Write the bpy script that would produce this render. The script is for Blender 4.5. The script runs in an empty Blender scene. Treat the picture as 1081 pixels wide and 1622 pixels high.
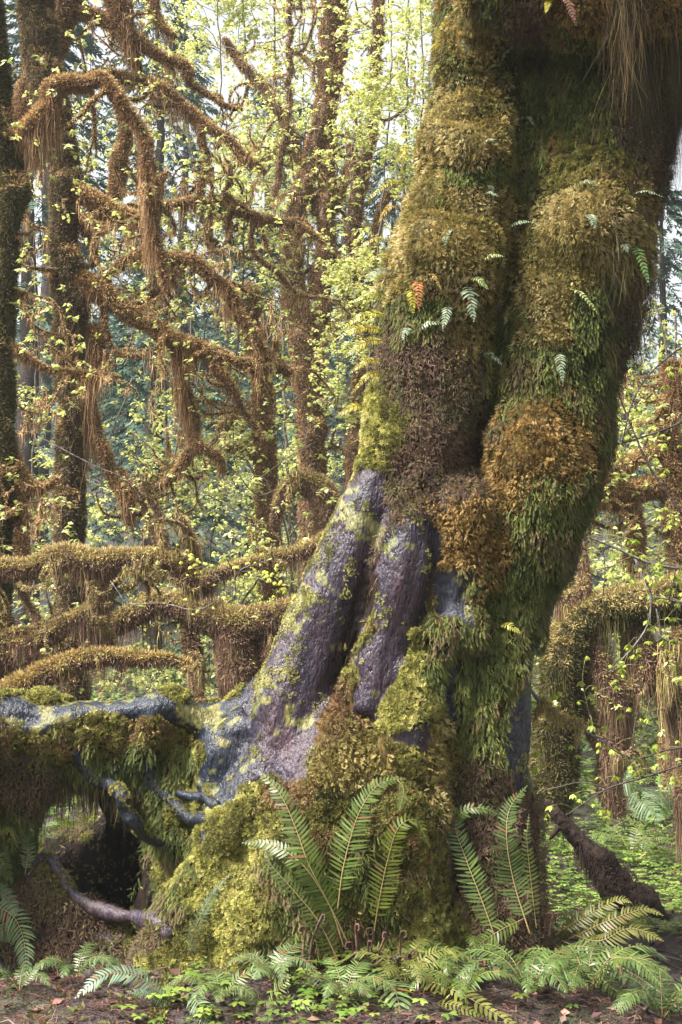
import bpy, math, random
import numpy as np
from mathutils import Vector, noise
from mathutils.bvhtree import BVHTree

random.seed(7)
R = np.random.default_rng(7)
scene = bpy.context.scene
COL = scene.collection
rad = math.radians

# ------------------------------------------------------------------ camera, sky, sun, exposure
FPX, PITCH, CZ = 2027.0, rad(5.4), 1.6
cam = bpy.data.cameras.new("camera")
cam.sensor_fit = 'VERTICAL'
cam.angle = 2 * math.atan(811 / FPX)
cam.clip_end = 600
cam_o = bpy.data.objects.new("camera", cam)
cam_o.location = (0, 0, CZ)
cam_o.rotation_euler = (rad(90) + PITCH, 0, 0)
COL.objects.link(cam_o)
scene.camera = cam_o

SUN_EL, SUN_AZ = rad(52), rad(-62)        # azimuth from +Y towards +X ; sun stands up on the left
world = bpy.data.worlds.new("World")
scene.world = world
world.use_nodes = True
nt = world.node_tree
bg = nt.nodes['Background']
sky = nt.nodes.new('ShaderNodeTexSky')
sky.sky_type = 'NISHITA'
sky.sun_disc = False
sky.sun_elevation = SUN_EL
sky.sun_rotation = SUN_AZ
sky.air_density = 1.5
sky.dust_density = 4.0
hs = nt.nodes.new('ShaderNodeHueSaturation')
hs.inputs['Saturation'].default_value = 0.16
nt.links.new(sky.outputs[0], hs.inputs['Color'])
nt.links.new(hs.outputs[0], bg.inputs['Color'])
bg.inputs['Strength'].default_value = 0.1
sun = bpy.data.lights.new("sun", 'SUN')
sun.energy = 4.9
sun.angle = rad(10)
sun.color = (1.0, 0.96, 0.90)
sun_o = bpy.data.objects.new("sun", sun)
sd = Vector((math.sin(SUN_AZ) * math.cos(SUN_EL), math.cos(SUN_AZ) * math.cos(SUN_EL), math.sin(SUN_EL)))
sd.y = -0.28
sd.normalize()
sky.sun_rotation = math.atan2(sd.x, sd.y)
sky.sun_elevation = math.asin(sd.z)
sun_o.rotation_euler = sd.to_track_quat('Z', 'Y').to_euler()
COL.objects.link(sun_o)
scene.view_settings.view_transform = 'Standard'
scene.view_settings.look = 'None'
scene.view_settings.gamma = 1
scene.view_settings.exposure = 1.58
scene.cycles.use_denoising = True
scene.cycles.max_bounces = 6
scene.cycles.transparent_max_bounces = 4
scene.cycles.volume_bounces = 1

# ------------------------------------------------------------------ geometry helpers
sp, cp = math.sin(PITCH), math.cos(PITCH)


def P(px, py, Y):
    """point of the world that stands Y metres away and shows at this place of the photograph"""
    dx, dy = (px - 540.5) / FPX, (811 - py) / FPX
    d = np.array([dx, cp - dy * sp, sp + dy * cp])
    return np.array([0, 0, CZ]) + d * (Y / d[1])


def proj(p):
    p = np.atleast_2d(p)
    q = p - np.array([0, 0, CZ])
    f = q[:, 1] * cp + q[:, 2] * sp
    u = -q[:, 1] * sp + q[:, 2] * cp
    return np.stack([540.5 + FPX * q[:, 0] / f, 811 - FPX * u / f], 1)


def nrmz(a):
    return a / np.maximum(np.linalg.norm(a, axis=-1, keepdims=True), 1e-9)


def nz(p, s, off=0.0):
    """cheap smooth value noise per point, -1..1"""
    return np.array([noise.noise((a[0] * s + off, a[1] * s + off * 1.7, a[2] * s - off)) for a in p])


def vnoise(p, s, off=0.0):
    """vectorised pseudo noise from summed sines, about -1..1"""
    x, y, z = (p[:, 0] * s + off, p[:, 1] * s + off * 1.3, p[:, 2] * s + off * 2.1)
    return (np.sin(x * 1.7 + 2 * np.sin(y * .9 + z * .6)) + np.sin(y * 1.3 + 2.1 * np.sin(z * 1.1 + x * .5)) + np.sin(z * 1.9 + 1.8 * np.sin(x * .8 - y * .7))) / 3


class Buf:
    def __init__(self):
        self.v, self.t, self.q, self.c, self.n = [], [], [], [], 0

    def add(self, v, f, c):
        v = np.asarray(v, float)
        f = np.asarray(f, int)
        c = np.asarray(c, float)
        if c.ndim == 1:
            c = np.tile(c, (len(v), 1))
        (self.t if f.shape[1] == 3 else self.q).append(f + self.n)
        self.v.append(v)
        self.c.append(c)
        self.n += len(v)

    def build(self, name, mat, parent=None, smooth=False, stuff=False):
        me = bpy.data.meshes.new(name)
        v = np.concatenate(self.v)
        c = np.concatenate(self.c)
        t = np.concatenate(self.t) if self.t else np.zeros((0, 3), int)
        q = np.concatenate(self.q) if self.q else np.zeros((0, 4), int)
        me.vertices.add(len(v))
        me.vertices.foreach_set('co', v.astype(np.float32).ravel())
        loops = np.concatenate([t.ravel(), q.ravel()])
        me.loops.add(len(loops))
        me.loops.foreach_set('vertex_index', loops.astype(np.int32))
        me.polygons.add(len(t) + len(q))
        st = np.concatenate([np.arange(len(t)) * 3, len(t) * 3 + np.arange(len(q)) * 4])
        me.polygons.foreach_set('loop_start', st.astype(np.int32))
        me.update(calc_edges=True)
        if smooth:
            me.polygons.foreach_set('use_smooth', np.ones(len(t) + len(q), bool))
        a = me.color_attributes.new('Col', 'FLOAT_COLOR', 'POINT')
        a.data.foreach_set('color', np.concatenate([np.clip(c, 0, 1), np.ones((len(c), 1))], 1).astype(np.float32).ravel())
        me.materials.append(mat)
        o = bpy.data.objects.new(name, me)
        COL.objects.link(o)
        if parent:
            o.parent = parent
            me.transform(parent.matrix_world.inverted())
        if stuff:
            o['kind'] = 'stuff'
        return o


def tag(o, label, cat, group=None, kind=None):
    o['label'] = label
    o['category'] = cat
    if group:
        o['group'] = group
    if kind:
        o['kind'] = kind
    return o


def thing(name, label, cat, loc, group=None):
    o = bpy.data.objects.new(name, None)
    o.empty_display_size = 0.1
    o.location = [float(a) for a in loc]
    COL.objects.link(o)
    o.matrix_world = __import__('mathutils').Matrix.Translation(o.location)
    return tag(o, label, cat, group)


def spline(pts, step):
    """Catmull-Rom through rows of pts (any width), resampled about every step metres"""
    p = np.asarray(pts, float)
    if len(p) == 2:
        p = np.array([p[0], (p[0] + p[1]) / 2, p[1]])
    e = np.vstack([2 * p[0] - p[1], p, 2 * p[-1] - p[-2]])
    out = []
    for i in range(1, len(e) - 2):
        n = max(2, int(np.linalg.norm(e[i + 1][:3] - e[i][:3]) / step))
        t = np.linspace(0, 1, n, endpoint=False)[:, None]
        a, b, c, d = e[i - 1], e[i], e[i + 1], e[i + 2]
        out.append(.5 * (2 * b + (c - a) * t + (2 * a - 5 * b + 4 * c - d) * t * t + (3 * b - 3 * c + d - a) * t ** 3))
    out.append(e[-2][None])
    return np.vstack(out)


def frames(c):
    t = nrmz(np.gradient(c, axis=0))
    ref = np.array([0, 0, 1.0]) if abs(t[0][2]) < .9 else np.array([1.0, 0, 0])
    u = np.zeros_like(t)
    x = ref - t[0] * ref.dot(t[0])
    for i in range(len(t)):
        x = x - t[i] * x.dot(t[i])
        x /= max(np.linalg.norm(x), 1e-9)
        u[i] = x
    return t, u, np.cross(t, u)


def tube(c, r, ns=8, rough=0.0, cap=True, off=0.):
    t, u, w = frames(c)
    a = np.linspace(0, 2 * np.pi, ns, endpoint=False)
    ring = u[:, None, :] * np.cos(a)[None, :, None] + w[:, None, :] * np.sin(a)[None, :, None]
    rr = np.asarray(r, float)[:, None] * np.ones(ns)
    if rough:
        q = (c[:, None, :] + ring * rr[..., None]).reshape(-1, 3)
        rr = rr * (1 + rough * vnoise(q, 9, off).reshape(rr.shape) + rough * .6 * vnoise(q, 31, off).reshape(rr.shape))
    v = (c[:, None, :] + ring * rr[..., None]).reshape(-1, 3)
    i, j = np.meshgrid(np.arange(len(c) - 1), np.arange(ns), indexing='ij')
    k = (j + 1) % ns
    f = np.stack([i * ns + j, i * ns + k, (i + 1) * ns + k, (i + 1) * ns + j], -1).reshape(-1, 4)
    if cap:
        v = np.vstack([v, c[:1] - t[:1] * r[0] * .4, c[-1:] + t[-1:] * r[-1] * .6])
        n0 = len(v) - 2
        jj = np.arange(ns)
        kk = (jj + 1) % ns
        f = np.vstack([f, np.stack([kk, jj, np.full(ns, n0), np.full(ns, n0)], 1), np.stack([(len(c) - 1) * ns + jj, (len(c) - 1) * ns + kk, np.full(ns, n0 + 1), np.full(ns, n0 + 1)], 1)])
    return v, f


def add_tube(buf, c, r, ns, col, rough=0., off=0.):
    v, f = tube(c, r, ns, rough, True, off)
    body = f[f[:, 2] != f[:, 3]]
    caps = f[f[:, 2] == f[:, 3]][:, :3]
    n = buf.n
    buf.add(v, body, col)
    if len(caps):
        buf.t.append(caps + n)


def sample_surface(v, f, n, w=None):
    f = np.asarray(f)
    if f.shape[1] == 4:
        f = np.vstack([f[:, [0, 1, 2]], f[:, [0, 2, 3]]])
        if w is not None:
            w = np.concatenate([w, w])
    a, b, c = v[f[:, 0]], v[f[:, 1]], v[f[:, 2]]
    cr = np.cross(b - a, c - a)
    ar = np.linalg.norm(cr, axis=1)
    p = ar * (w if w is not None else 1)
    if p.sum() <= 0:
        return np.zeros((0, 3)), np.zeros((0, 3))
    k = R.choice(len(f), n, p=p / p.sum())
    s, t = R.random(n), R.random(n)
    m = s + t > 1
    s[m], t[m] = 1 - s[m], 1 - t[m]
    return a[k] + (b[k] - a[k]) * s[:, None] + (c[k] - a[k]) * t[:, None], nrmz(cr[k])


def scatter(buf, tv, tf, pos, ax, nm, sc, col, grad=None):
    """copies of a template: its u runs along ax, w along nm"""
    n = len(pos)
    if n == 0:
        return
    ax = nrmz(ax)
    sd_ = nrmz(np.cross(nm, ax))
    nn = np.cross(ax, sd_)
    sc = np.asarray(sc, float)
    if sc.ndim == 1:
        sc = np.stack([sc, sc, sc], 1)
    loc = tv[None] * sc[:, None, :]
    v = pos[:, None] + loc[..., :1] * ax[:, None] + loc[..., 1:2] * sd_[:, None] + loc[..., 2:] * nn[:, None]
    f = (tf[None] + (np.arange(n) * len(tv))[:, None, None]).reshape(-1, tf.shape[1])
    g = np.ones(len(tv)) if grad is None else grad
    c = col[:, None, :] * g[None, :, None]
    buf.add(v.reshape(-1, 3), f, c.reshape(-1, 3))


def template(tris, grads=None):
    v = np.array([p for t in tris for p in t], float)
    f = np.arange(len(v)).reshape(-1, 3)
    return v, f


def feather_t(pairs=3, w=.34):
    T = []
    for i in range(pairs):
        u = .12 + .72 * i / pairs
        for s in (-1, 1):
            k = w * (1 - .35 * i / pairs)
            T.append([(u, 0, 0), (u + .2, 0, .02), (u + .3, s * k, .05 * (i % 2) - .06)])
    T.append([(.75, -.05, 0), (.75, .05, 0), (1.05, 0, -.06)])
    T.append([(0, -.02, 0), (0, .02, 0), (.8, 0, .02)])
    return template(T)


def star_t(n=6):
    T = []
    for i in range(n):
        a = 2 * math.pi * i / n + .3
        b = .35 + .35 * ((i * 7) % 3) / 2
        d = np.array([math.cos(a) * b + 0., math.sin(a) * b])
        h = .55 + .35 * ((i * 5) % 4) / 3
        s = np.array([-math.sin(a), math.cos(a)]) * .16
        T.append([(0.05, s[0] * .3, s[1] * .3), (h * .55, d[0] * .6 + s[0], d[1] * .6 + s[1]), (h, d[0], d[1])])
        T.append([(0.05, -s[0] * .3, -s[1] * .3), (h * .55, d[0] * .6 - s[0], d[1] * .6 - s[1]), (h, d[0], d[1])])
    return template(T)


FE, FE2, ST = feather_t(3, .25), feather_t(4, .2), star_t(6)
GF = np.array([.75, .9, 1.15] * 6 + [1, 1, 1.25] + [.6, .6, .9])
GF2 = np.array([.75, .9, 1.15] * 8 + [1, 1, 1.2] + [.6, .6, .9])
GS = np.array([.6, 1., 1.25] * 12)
DOWN = np.array([0, 0, -1.0])


def ribbons(buf, pos, nm, L, w, col, out=.03, k=4, wob=.12, face=None):
    """thin strands that leave the surface along nm and hang down"""
    n = len(pos)
    if n == 0:
        return
    t = np.linspace(0, 1, k + 1)
    L = np.broadcast_to(L, (n,))
    o = np.minimum(out, L * .6)
    drift = R.normal(0, 1, (n, 3)) * np.array([1, 1, .2]) * (L * wob)[:, None]
    ph = R.random(n) * 6.3
    pts = []
    for a in t:
        q = pos + nm * (o * (1 - (1 - a) ** 2))[:, None] + DOWN * (L * a ** 1.15)[:, None] + drift * (a ** 2)
        q[:, 0] += np.sin(ph + a * 7) * L * .03
        pts.append(q)
    ang = R.random(n) * np.pi
    if face is not None:
        ang = R.normal(0, .6, n)
    s = np.stack([np.cos(ang), np.sin(ang), np.zeros(n)], 1) * (w * .5)[:, None] if np.ndim(w) else np.stack([np.cos(ang), np.sin(ang), np.zeros(n)], 1) * w * .5
    V = []
    for i, a in enumerate(t):
        m = 1 - .85 * a
        V += [pts[i] - s * m, pts[i] + s * m]
    V = np.stack(V, 1).reshape(-1, 3)
    b = (np.arange(n) * 2 * (k + 1))[:, None]
    F = np.vstack([np.concatenate([b + 2 * i, b + 2 * i + 1, b + 2 * i + 3, b + 2 * i + 2], 1) for i in range(k)])
    buf.add(V, F, np.repeat(col, 2 * (k + 1), axis=0))


def jit(cols, n, s=.18, idx=None):
    cols = np.asarray(cols, float)
    i = R.integers(0, len(cols), n) if idx is None else idx
    c = cols[i]
    return c * np.exp(R.normal(0, s, (n, 1))) * np.exp(R.normal(0, s * .25, (n, 3)))


# ------------------------------------------------------------------ materials
def mat_col(name, rough=.7, spec=.3, transl=0., noise_s=None, amt=.25):
    m = bpy.data.materials.new(name)
    m.use_nodes = True
    t = m.node_tree
    b = t.nodes['Principled BSDF']
    b.inputs['Roughness'].default_value = rough
    b.inputs['Specular IOR Level'].default_value = spec
    a = t.nodes.new('ShaderNodeAttribute')
    a.attribute_name = 'Col'
    out = a.outputs['Color']
    if noise_s:
        tc = t.nodes.new('ShaderNodeTexCoord')
        n = t.nodes.new('ShaderNodeTexNoise')
        n.inputs['Scale'].default_value = noise_s
        n.inputs['Detail'].default_value = 4
        mr = t.nodes.new('ShaderNodeMapRange')
        mr.inputs[1].default_value, mr.inputs[2].default_value = .3, .7
        mr.inputs[3].default_value, mr.inputs[4].default_value = 1 - amt, 1 + amt
        mx = t.nodes.new('ShaderNodeVectorMath')
        mx.operation = 'SCALE'
        t.links.new(tc.outputs['Object'], n.inputs['Vector'])
        t.links.new(n.outputs[0], mr.inputs[0])
        t.links.new(out, mx.inputs[0])
        t.links.new(mr.outputs[0], mx.inputs['Scale'])
        out = mx.outputs[0]
    t.links.new(out, b.inputs['Base Color'])
    if transl:
        tr = t.nodes.new('ShaderNodeBsdfTranslucent')
        ms = t.nodes.new('ShaderNodeMixShader')
        ms.inputs[0].default_value = transl
        t.links.new(out, tr.inputs['Color'])
        t.links.new(b.outputs[0], ms.inputs[1])
        t.links.new(tr.outputs[0], ms.inputs[2])
        t.links.new(ms.outputs[0], t.nodes['Material Output'].inputs['Surface'])
    return m


M_MOSS = mat_col('moss', .75, .25, .25)
M_LEAF = mat_col('leaf', .5, .4, .45)
M_FROND = mat_col('frond', .42, .4, .3)
M_STEM = mat_col('stem', .85, .12, 0, 28, .55)
_t = M_STEM.node_tree
_n = _t.nodes.new('ShaderNodeBump')
_n.inputs['Strength'].default_value = .9
_n.inputs['Distance'].default_value = .02
_t.links.new([q for q in _t.nodes if q.type == 'TEX_NOISE'][0].outputs[0], _n.inputs['Height'])
_t.links.new(_n.outputs[0], _t.nodes['Principled BSDF'].inputs['Normal'])
M_NEEDLE = mat_col('needles', .8, .2, .15)
M_LITTER = mat_col('litter', .65, .35, 0)


def bump_chain(t, b, tex_list, base=None):
    """tex_list: (socket, strength, distance)"""
    prev = None
    for s, st, di in tex_list:
        n = t.nodes.new('ShaderNodeBump')
        n.inputs['Strength'].default_value = st
        n.inputs['Distance'].default_value = di
        t.links.new(s, n.inputs['Height'])
        if prev:
            t.links.new(prev, n.inputs['Normal'])
        prev = n.outputs[0]
    t.links.new(prev, b.inputs['Normal'])


def mat_bark():
    m = bpy.data.materials.new('wet_bark')
    m.use_nodes = True
    t = m.node_tree
    N, Lk = t.nodes, t.links
    b = N['Principled BSDF']
    a = N.new('ShaderNodeAttribute')
    a.attribute_name = 'Col'
    tc = N.new('ShaderNodeTexCoord')
    mp = N.new('ShaderNodeMapping')
    mp.inputs['Scale'].default_value = (1, 1, .38)
    Lk.new(tc.outputs['Object'], mp.inputs[0])

    def tex(sc, det=5, ro=.6, v=mp):
        n = N.new('ShaderNodeTexNoise')
        n.inputs['Scale'].default_value = sc
        n.inputs['Detail'].default_value = det
        n.inputs['Roughness'].default_value = ro
        Lk.new(v.outputs[0], n.inputs['Vector'])
        return n
    n1 = tex(9)
    n2 = tex(60, 4, .65)
    vo = N.new('ShaderNodeTexVoronoi')
    vo.feature = 'DISTANCE_TO_EDGE'
    vo.inputs['Scale'].default_value = 46
    vd = N.new('ShaderNodeVectorMath')
    vd.operation = 'MULTIPLY_ADD'
    vd.inputs[1].default_value = (.04, .04, .04)
    n3 = tex(22, 3)
    Lk.new(n3.outputs['Color'], vd.inputs[0])
    Lk.new(mp.outputs[0], vd.inputs[2])
    Lk.new(vd.outputs[0], vo.inputs['Vector'])
    # tint
    cr = N.new('ShaderNodeValToRGB')
    cr.color_ramp.elements[0].position = .33
    cr.color_ramp.elements[0].color = (.6, .66, .85, 1)
    cr.color_ramp.elements[1].position = .68
    cr.color_ramp.elements[1].color = (1.35, 1.1, .95, 1)
    Lk.new(n1.outputs[0], cr.inputs[0])
    mx = N.new('ShaderNodeMix')
    mx.data_type = 'RGBA'
    mx.blend_type = 'MULTIPLY'
    mx.inputs[0].default_value = 1
    Lk.new(a.outputs['Color'], mx.inputs[6])
    Lk.new(cr.outputs[0], mx.inputs[7])
    # fine mottling and pale flecks
    mr = N.new('ShaderNodeMapRange')
    mr.inputs[1].default_value, mr.inputs[2].default_value = .3, .72
    mr.inputs[3].default_value, mr.inputs[4].default_value =   .4, 1.6
    Lk.new(n2.outputs[0], mr.inputs[0])
    m2 = N.new('ShaderNodeVectorMath')
    m2.operation = 'SCALE'
    Lk.new(mx.outputs[2], m2.inputs[0])
    Lk.new(mr.outputs[0], m2.inputs['Scale'])
    Lk.new(m2.outputs[0], b.inputs['Base Color'])
    ro = N.new('ShaderNodeMapRange')
    ro.inputs[1].default_value, ro.inputs[2].default_value = .3, .7
    ro.inputs[3].default_value, ro.inputs[4].default_value = .16, .5
    Lk.new(n2.outputs[0], ro.inputs[0])
    wa = N.new('ShaderNodeAttribute')
    wa.attribute_name = 'Wet'
    wm = N.new('ShaderNodeMapRange')
    wm.inputs[3].default_value, wm.inputs[4].default_value = .05, .45
    Lk.new(wa.outputs['Fac'], wm.inputs[0])
    Lk.new(wm.outputs[0], b.inputs['Specular IOR Level'])
    rm = N.new('ShaderNodeMix')
    rm.inputs[2].default_value = .95
    Lk.new(wa.outputs['Fac'], rm.inputs[0])
    Lk.new(ro.outputs[0], rm.inputs[3])
    Lk.new(rm.outputs[0], b.inputs['Roughness'])
    ve = N.new('ShaderNodeMapRange')
    ve.inputs[1].default_value, ve.inputs[2].default_value = 0, .25
    Lk.new(vo.outputs[0], ve.inputs[0])
    bump_chain(t, b, [(ve.outputs[0], .3, .006), (n2.outputs[0], 1., .012), (n3.outputs[0], .5, .02)])
    return m


M_BARK = mat_bark()


def mat_ground():
    m = bpy.data.materials.new('forest_floor')
    m.use_nodes = True
    t = m.node_tree
    N, Lk = t.nodes, t.links
    b = N['Principled BSDF']
    tc = N.new('ShaderNodeTexCoord')
    n = N.new('ShaderNodeTexNoise')
    n.inputs['Scale'].default_value = 2.2
    n.inputs['Detail'].default_value = 8
    n2 = N.new('ShaderNodeTexNoise')
    n2.inputs['Scale'].default_value = 40
    n2.inputs['Detail'].default_value = 6
    for q in (n, n2):
        Lk.new(tc.outputs['Object'], q.inputs['Vector'])
    cr = N.new('ShaderNodeValToRGB')
    e = cr.color_ramp.elements
    e[0].position, e[0].color = .3, (.014, .009, .009, 1)
    e[1].position, e[1].color = .75, (.045, .027, .022, 1)
    Lk.new(n2.outputs[0], cr.inputs[0])
    cr2 = N.new('ShaderNodeValToRGB')
    cr2.color_ramp.elements[0].position = .5
    cr2.color_ramp.elements[1].position = .62
    Lk.new(n.outputs[0], cr2.inputs[0])
    mx = N.new('ShaderNodeMix')
    mx.data_type = 'RGBA'
    Lk.new(cr2.outputs[0], mx.inputs[0])
    Lk.new(cr.outputs[0], mx.inputs[6])
    mx.inputs[7].default_value = (.035, .04, .015, 1)
    Lk.new(mx.outputs[2], b.inputs['Base Color'])
    b.inputs['Roughness'].default_value = .7
    bump_chain(t, b, [(n2.outputs[0], .8, .03)])
    return m


# ------------------------------------------------------------------ ground
def gh(x, y):
    x, y = np.asarray(x, float), np.asarray(y, float)
    d = (x + .1) ** 2 / 1.4 ** 2 + (y - 5.7) ** 2 / .95 ** 2
    z = .26 * np.exp(-d) - .02
    z = z + .07 * np.maximum(0, y - 10) * np.clip((3.5 - x) / 3, .25, 1) ** .8
    z = z + .2 * np.maximum(0, y - 30)
    z = z + .035 * np.sin(x * 2.3 + 1.2 * np.sin(y * 1.1)) + .03 * np.sin(y * 2.9 + 1.5 * np.sin(x * 1.7)) + .012 * np.sin(x * 9 + y * 7) + .01 * np.sin(y * 13 - x * 5)
    z = z + np.where(y > 9, .1 * np.sin(x * .9 + y * .8) + .05 * np.sin(x * 2.1 - y * 1.3), 0)
    return z


g = Buf()
xs = np.concatenate([np.linspace(-300, -7, 60), np.linspace(-6.9, 6.9, 300), np.linspace(7, 300, 60)])
ys = np.concatenate([np.linspace(-60, 3, 30), np.linspace(3.05, 13, 260), np.linspace(13.2, 300, 110)])
X, Yg = np.meshgrid(xs, ys, indexing='ij')
Z = gh(X, Yg)
nx, ny = len(xs), len(ys)
i, j = np.meshgrid(np.arange(nx - 1), np.arange(ny - 1), indexing='ij')
f = np.stack([i * ny + j, (i + 1) * ny + j, (i + 1) * ny + j + 1, i * ny + j + 1], -1).reshape(-1, 4)
g.add(np.stack([X, Yg, Z], -1).reshape(-1, 3), f, (.03, .02, .02))
ground = g.build('ground', mat_ground(), smooth=True)
ground['kind'] = 'structure'

# ------------------------------------------------------------------ the big tree: sculpted from limbs, fused and roughened
Y0 = 6.0
COLS = {
    'core': [(610, 1640, .35, 190), (640, 1400, .35, 185), (665, 1200, .36, 140), (720, 900, .42, 120), (768, 600, .32, 125), (828, 300, .30, 130), (845, 0, .30, 140), (880, -500, .45, 215), (890, -1100, .5, 190)],
    'back2': [(590, 1150, .3, 70), (585, 1000, .34, 60), (610, 850, .34, 60), (660, 750, .3, 60)],
    'L': [(785, -500, .15, 95), (775, -100, .12, 82), (768, 60, .1, 72), (757, 150, .06, 72), (742, 300, 0, 82), (715, 420, -.02, 98), (695, 520, 0, 90), (683, 620, 0, 90), (668, 700, .02, 88), (655, 780, .03, 72)],
    'A': [(668, 600, -.04, 60), (630, 690, -.08, 52), (597, 770, -.12, 42), (560, 860, -.12, 50), (520, 960, -.12, 55), (490, 1040, -.12, 58), (462, 1120, -.14, 62), (450, 1180, -.18, 55), (430, 1240, -.2, 60), (380, 1320, -.2, 70)],
    'B': [(668, 740, -.1, 50), (652, 820, -.18, 44), (640, 900, -.2, 50), (620, 980, -.2, 47), (604, 1050, -.2, 50), (590, 1120, -.18, 62)],
    'flange': [(545, 890, 0, 30), (508, 975, 0, 34), (460, 1062, .02, 38), (405, 1128, .04, 42), (345, 1162, .05, 46), (290, 1158, .05, 42), (235, 1152, .04, 42), (170, 1152, .02, 44), (110, 1160, 0, 48), (50, 1150, 0, 46), (-30, 1165, -.08, 56), (-110, 1230, -.2, 66), (-170, 1350, -.3, 80)],
    'ridge': [(330, 1150, -.04, 22), (285, 1128, -.05, 22), (252, 1122, -.07, 26), (200, 1128, -.06, 22), (140, 1134, -.06, 20), (95, 1145, -.07, 24), (55, 1165, -.09, 24)],
    'knob': [(252, 1120, -.08, 26), (240, 1160, -.1, 22), (230, 1200, -.08, 20)],
    'lknob': [(40, 1125, -.02, 28), (75, 1118, 0, 24)],
    'splash': [(400, 1150, -.06, 40), (350, 1200, -.08, 45), (335, 1250, -.08, 40), (360, 1290, -.12, 40)],
    'under': [(360, 1215, .06, 60), (290, 1200, .1, 55), (220, 1195, .1, 46), (150, 1190, .1, 44), (90, 1195, .1, 44), (20, 1230, .05, 60), (0, 1290, .05, 50), (-20, 1380, .0, 50)],
    'wall': [(300, 1220, .06, 46), (288, 1290, .05, 50), (280, 1370, .06, 48), (262, 1450, .04, 50), (240, 1530, .0, 55)],
    'post': [(172, 1225, .2, 20), (173, 1290, .25, 15), (178, 1350, .3, 18)],
    'mound': [(-30, 1470, .1, 70), (50, 1440, .08, 58), (95, 1425, .08, 50), (140, 1460, .06, 48), (190, 1495, .04, 44), (240, 1520, .0, 44)],
    'mound2': [(-40, 1540, .0, 60), (80, 1530, .0, 55), (170, 1540, .0, 45), (240, 1560, .0, 40)],
    'back': [(-20, 1470, .7, 90), (80, 1420, .62, 88), (165, 1385, .55, 74), (215, 1330, .5, 60), (260, 1290, .4, 60)],
    'C': [(560, 1110, -.08, 70), (530, 1200, -.1, 105), (505, 1300, -.1, 140), (490, 1400, -.06, 158), (478, 1500, 0, 175), (470, 1600, .05, 190), (470, 1700, .1, 200)],
    'spur': [(430, 1230, -.25, 45), (385, 1310, -.25, 55), (345, 1390, -.26, 62), (312, 1470, -.26, 70), (290, 1550, -.25, 78), (275, 1640, -.2, 86)],
    'spur2': [(520, 1180, -.22, 45), (540, 1260, -.27, 50), (530, 1350, -.3, 52), (520, 1450, -.32, 60), (500, 1560, -.3, 70)],
    'spur3': [(430, 1330, -.3, 40), (410, 1420, -.34, 50), (390, 1520, -.34, 60)],
    'C2': [(640, 1050, -.14, 66), (632, 1150, -.17, 74), (628, 1250, -.19, 74), (632, 1350, -.2, 74), (636, 1450, -.2, 76), (640, 1560, -.18, 84)],
    'mid': [(740, 780, -.02, 100), (715, 900, 0, 88), (700, 1000, -.02, 78), (695, 1100, 0, 78), (700, 1250, .06, 72), (705, 1450, .06, 75)],
    'D': [(815, 880, .08, 76), (782, 980, .04, 74), (765, 1080, 0, 76), (765, 1200, 0, 76), (768, 1300, 0, 76), (772, 1400, -.04, 80), (778, 1500, -.06, 90), (780, 1600, -.06, 100)],
    'Rr': [(960, -900, .15, 150), (970, -300, .1, 150), (972, 0, .05, 130), (960, 200, .03, 108), (935, 350, -.05, 98), (905, 450, -.03, 98), (885, 560, 0, 100), (868, 680, .02, 96), (845, 790, .05, 84), (815, 890, .1, 74)],
    'b1': [(745, 235, -.1, 78), (735, 260, -.08, 70)],
    'b2': [(720, 375, -.17, 76), (712, 410, -.16, 84), (705, 460, -.08, 80)],
    'b3': [(842, 670, -.1, 62), (850, 715, -.17, 70), (848, 780, -.16, 74), (835, 860, -.08, 70), (815, 930, 0, 60)],
    'b4': [(900, 370, -.2, 62), (950, 360, -.24, 66), (966, 400, -.18, 56), (968, 460, -.08, 50), (955, 540, -.02, 45)],
    'b5': [(830, 900, -.05, 55), (800, 850, -.12, 55)],
    'b6': [(760, 120, -.05, 58), (765, 60, -.04, 64)],
    'over': [(760, -40, -.3, 85), (860, -30, -.4, 85), (960, -10, -.42, 92), (1060, -20, -.3, 90), (1180, -60, -.1, 80), (1320, -100, .1, 60)],
    'shelf': [(690, 1010, -.22, 28), (720, 985, -.24, 26), (750, 1000, -.2, 30)],
}


def path3(pts, step, Y=Y0):
    a = np.array([[*P(x, y, Y + d), r * (Y + d) / FPX] for x, y, d, r in pts])
    s = spline(a, step)
    return s[:, :3], np.maximum(s[:, 3], .002)


def voxel_union(tubes, vox, smooth):
    me = bpy.data.meshes.new('tmp')
    vs, fs, n = [], [], 0
    for c, r in tubes:
        v, f = tube(c, r, 20)
        vs.append(v)
        fs += [[a + n for a in (q if q[2] != q[3] else q[:3])] for q in f.tolist()]
        n += len(v)
    me.from_pydata(np.concatenate(vs).tolist(), [], fs)
    o = bpy.data.objects.new('tmp', me)
    COL.objects.link(o)
    m = o.modifiers.new('r', 'REMESH')
    m.mode = 'VOXEL'
    m.voxel_size = vox
    m2 = o.modifiers.new('s', 'SMOOTH')
    m2.iterations = smooth
    m2.factor = .5
    dg = bpy.context.evaluated_depsgraph_get()
    ev = bpy.data.meshes.new_from_object(o.evaluated_get(dg))
    bpy.data.objects.remove(o)
    V = np.empty(len(ev.vertices) * 3)
    ev.vertices.foreach_get('co', V)
    Nn = np.empty(len(ev.vertices) * 3)
    ev.vertices.foreach_get('normal', Nn)
    F = np.array([list(p.vertices) if len(p.vertices) == 4 else list(p.vertices) + [p.vertices[2]] for p in ev.polygons])
    bpy.data.meshes.remove(ev)
    return V.reshape(-1, 3), Nn.reshape(-1, 3), F


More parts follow.
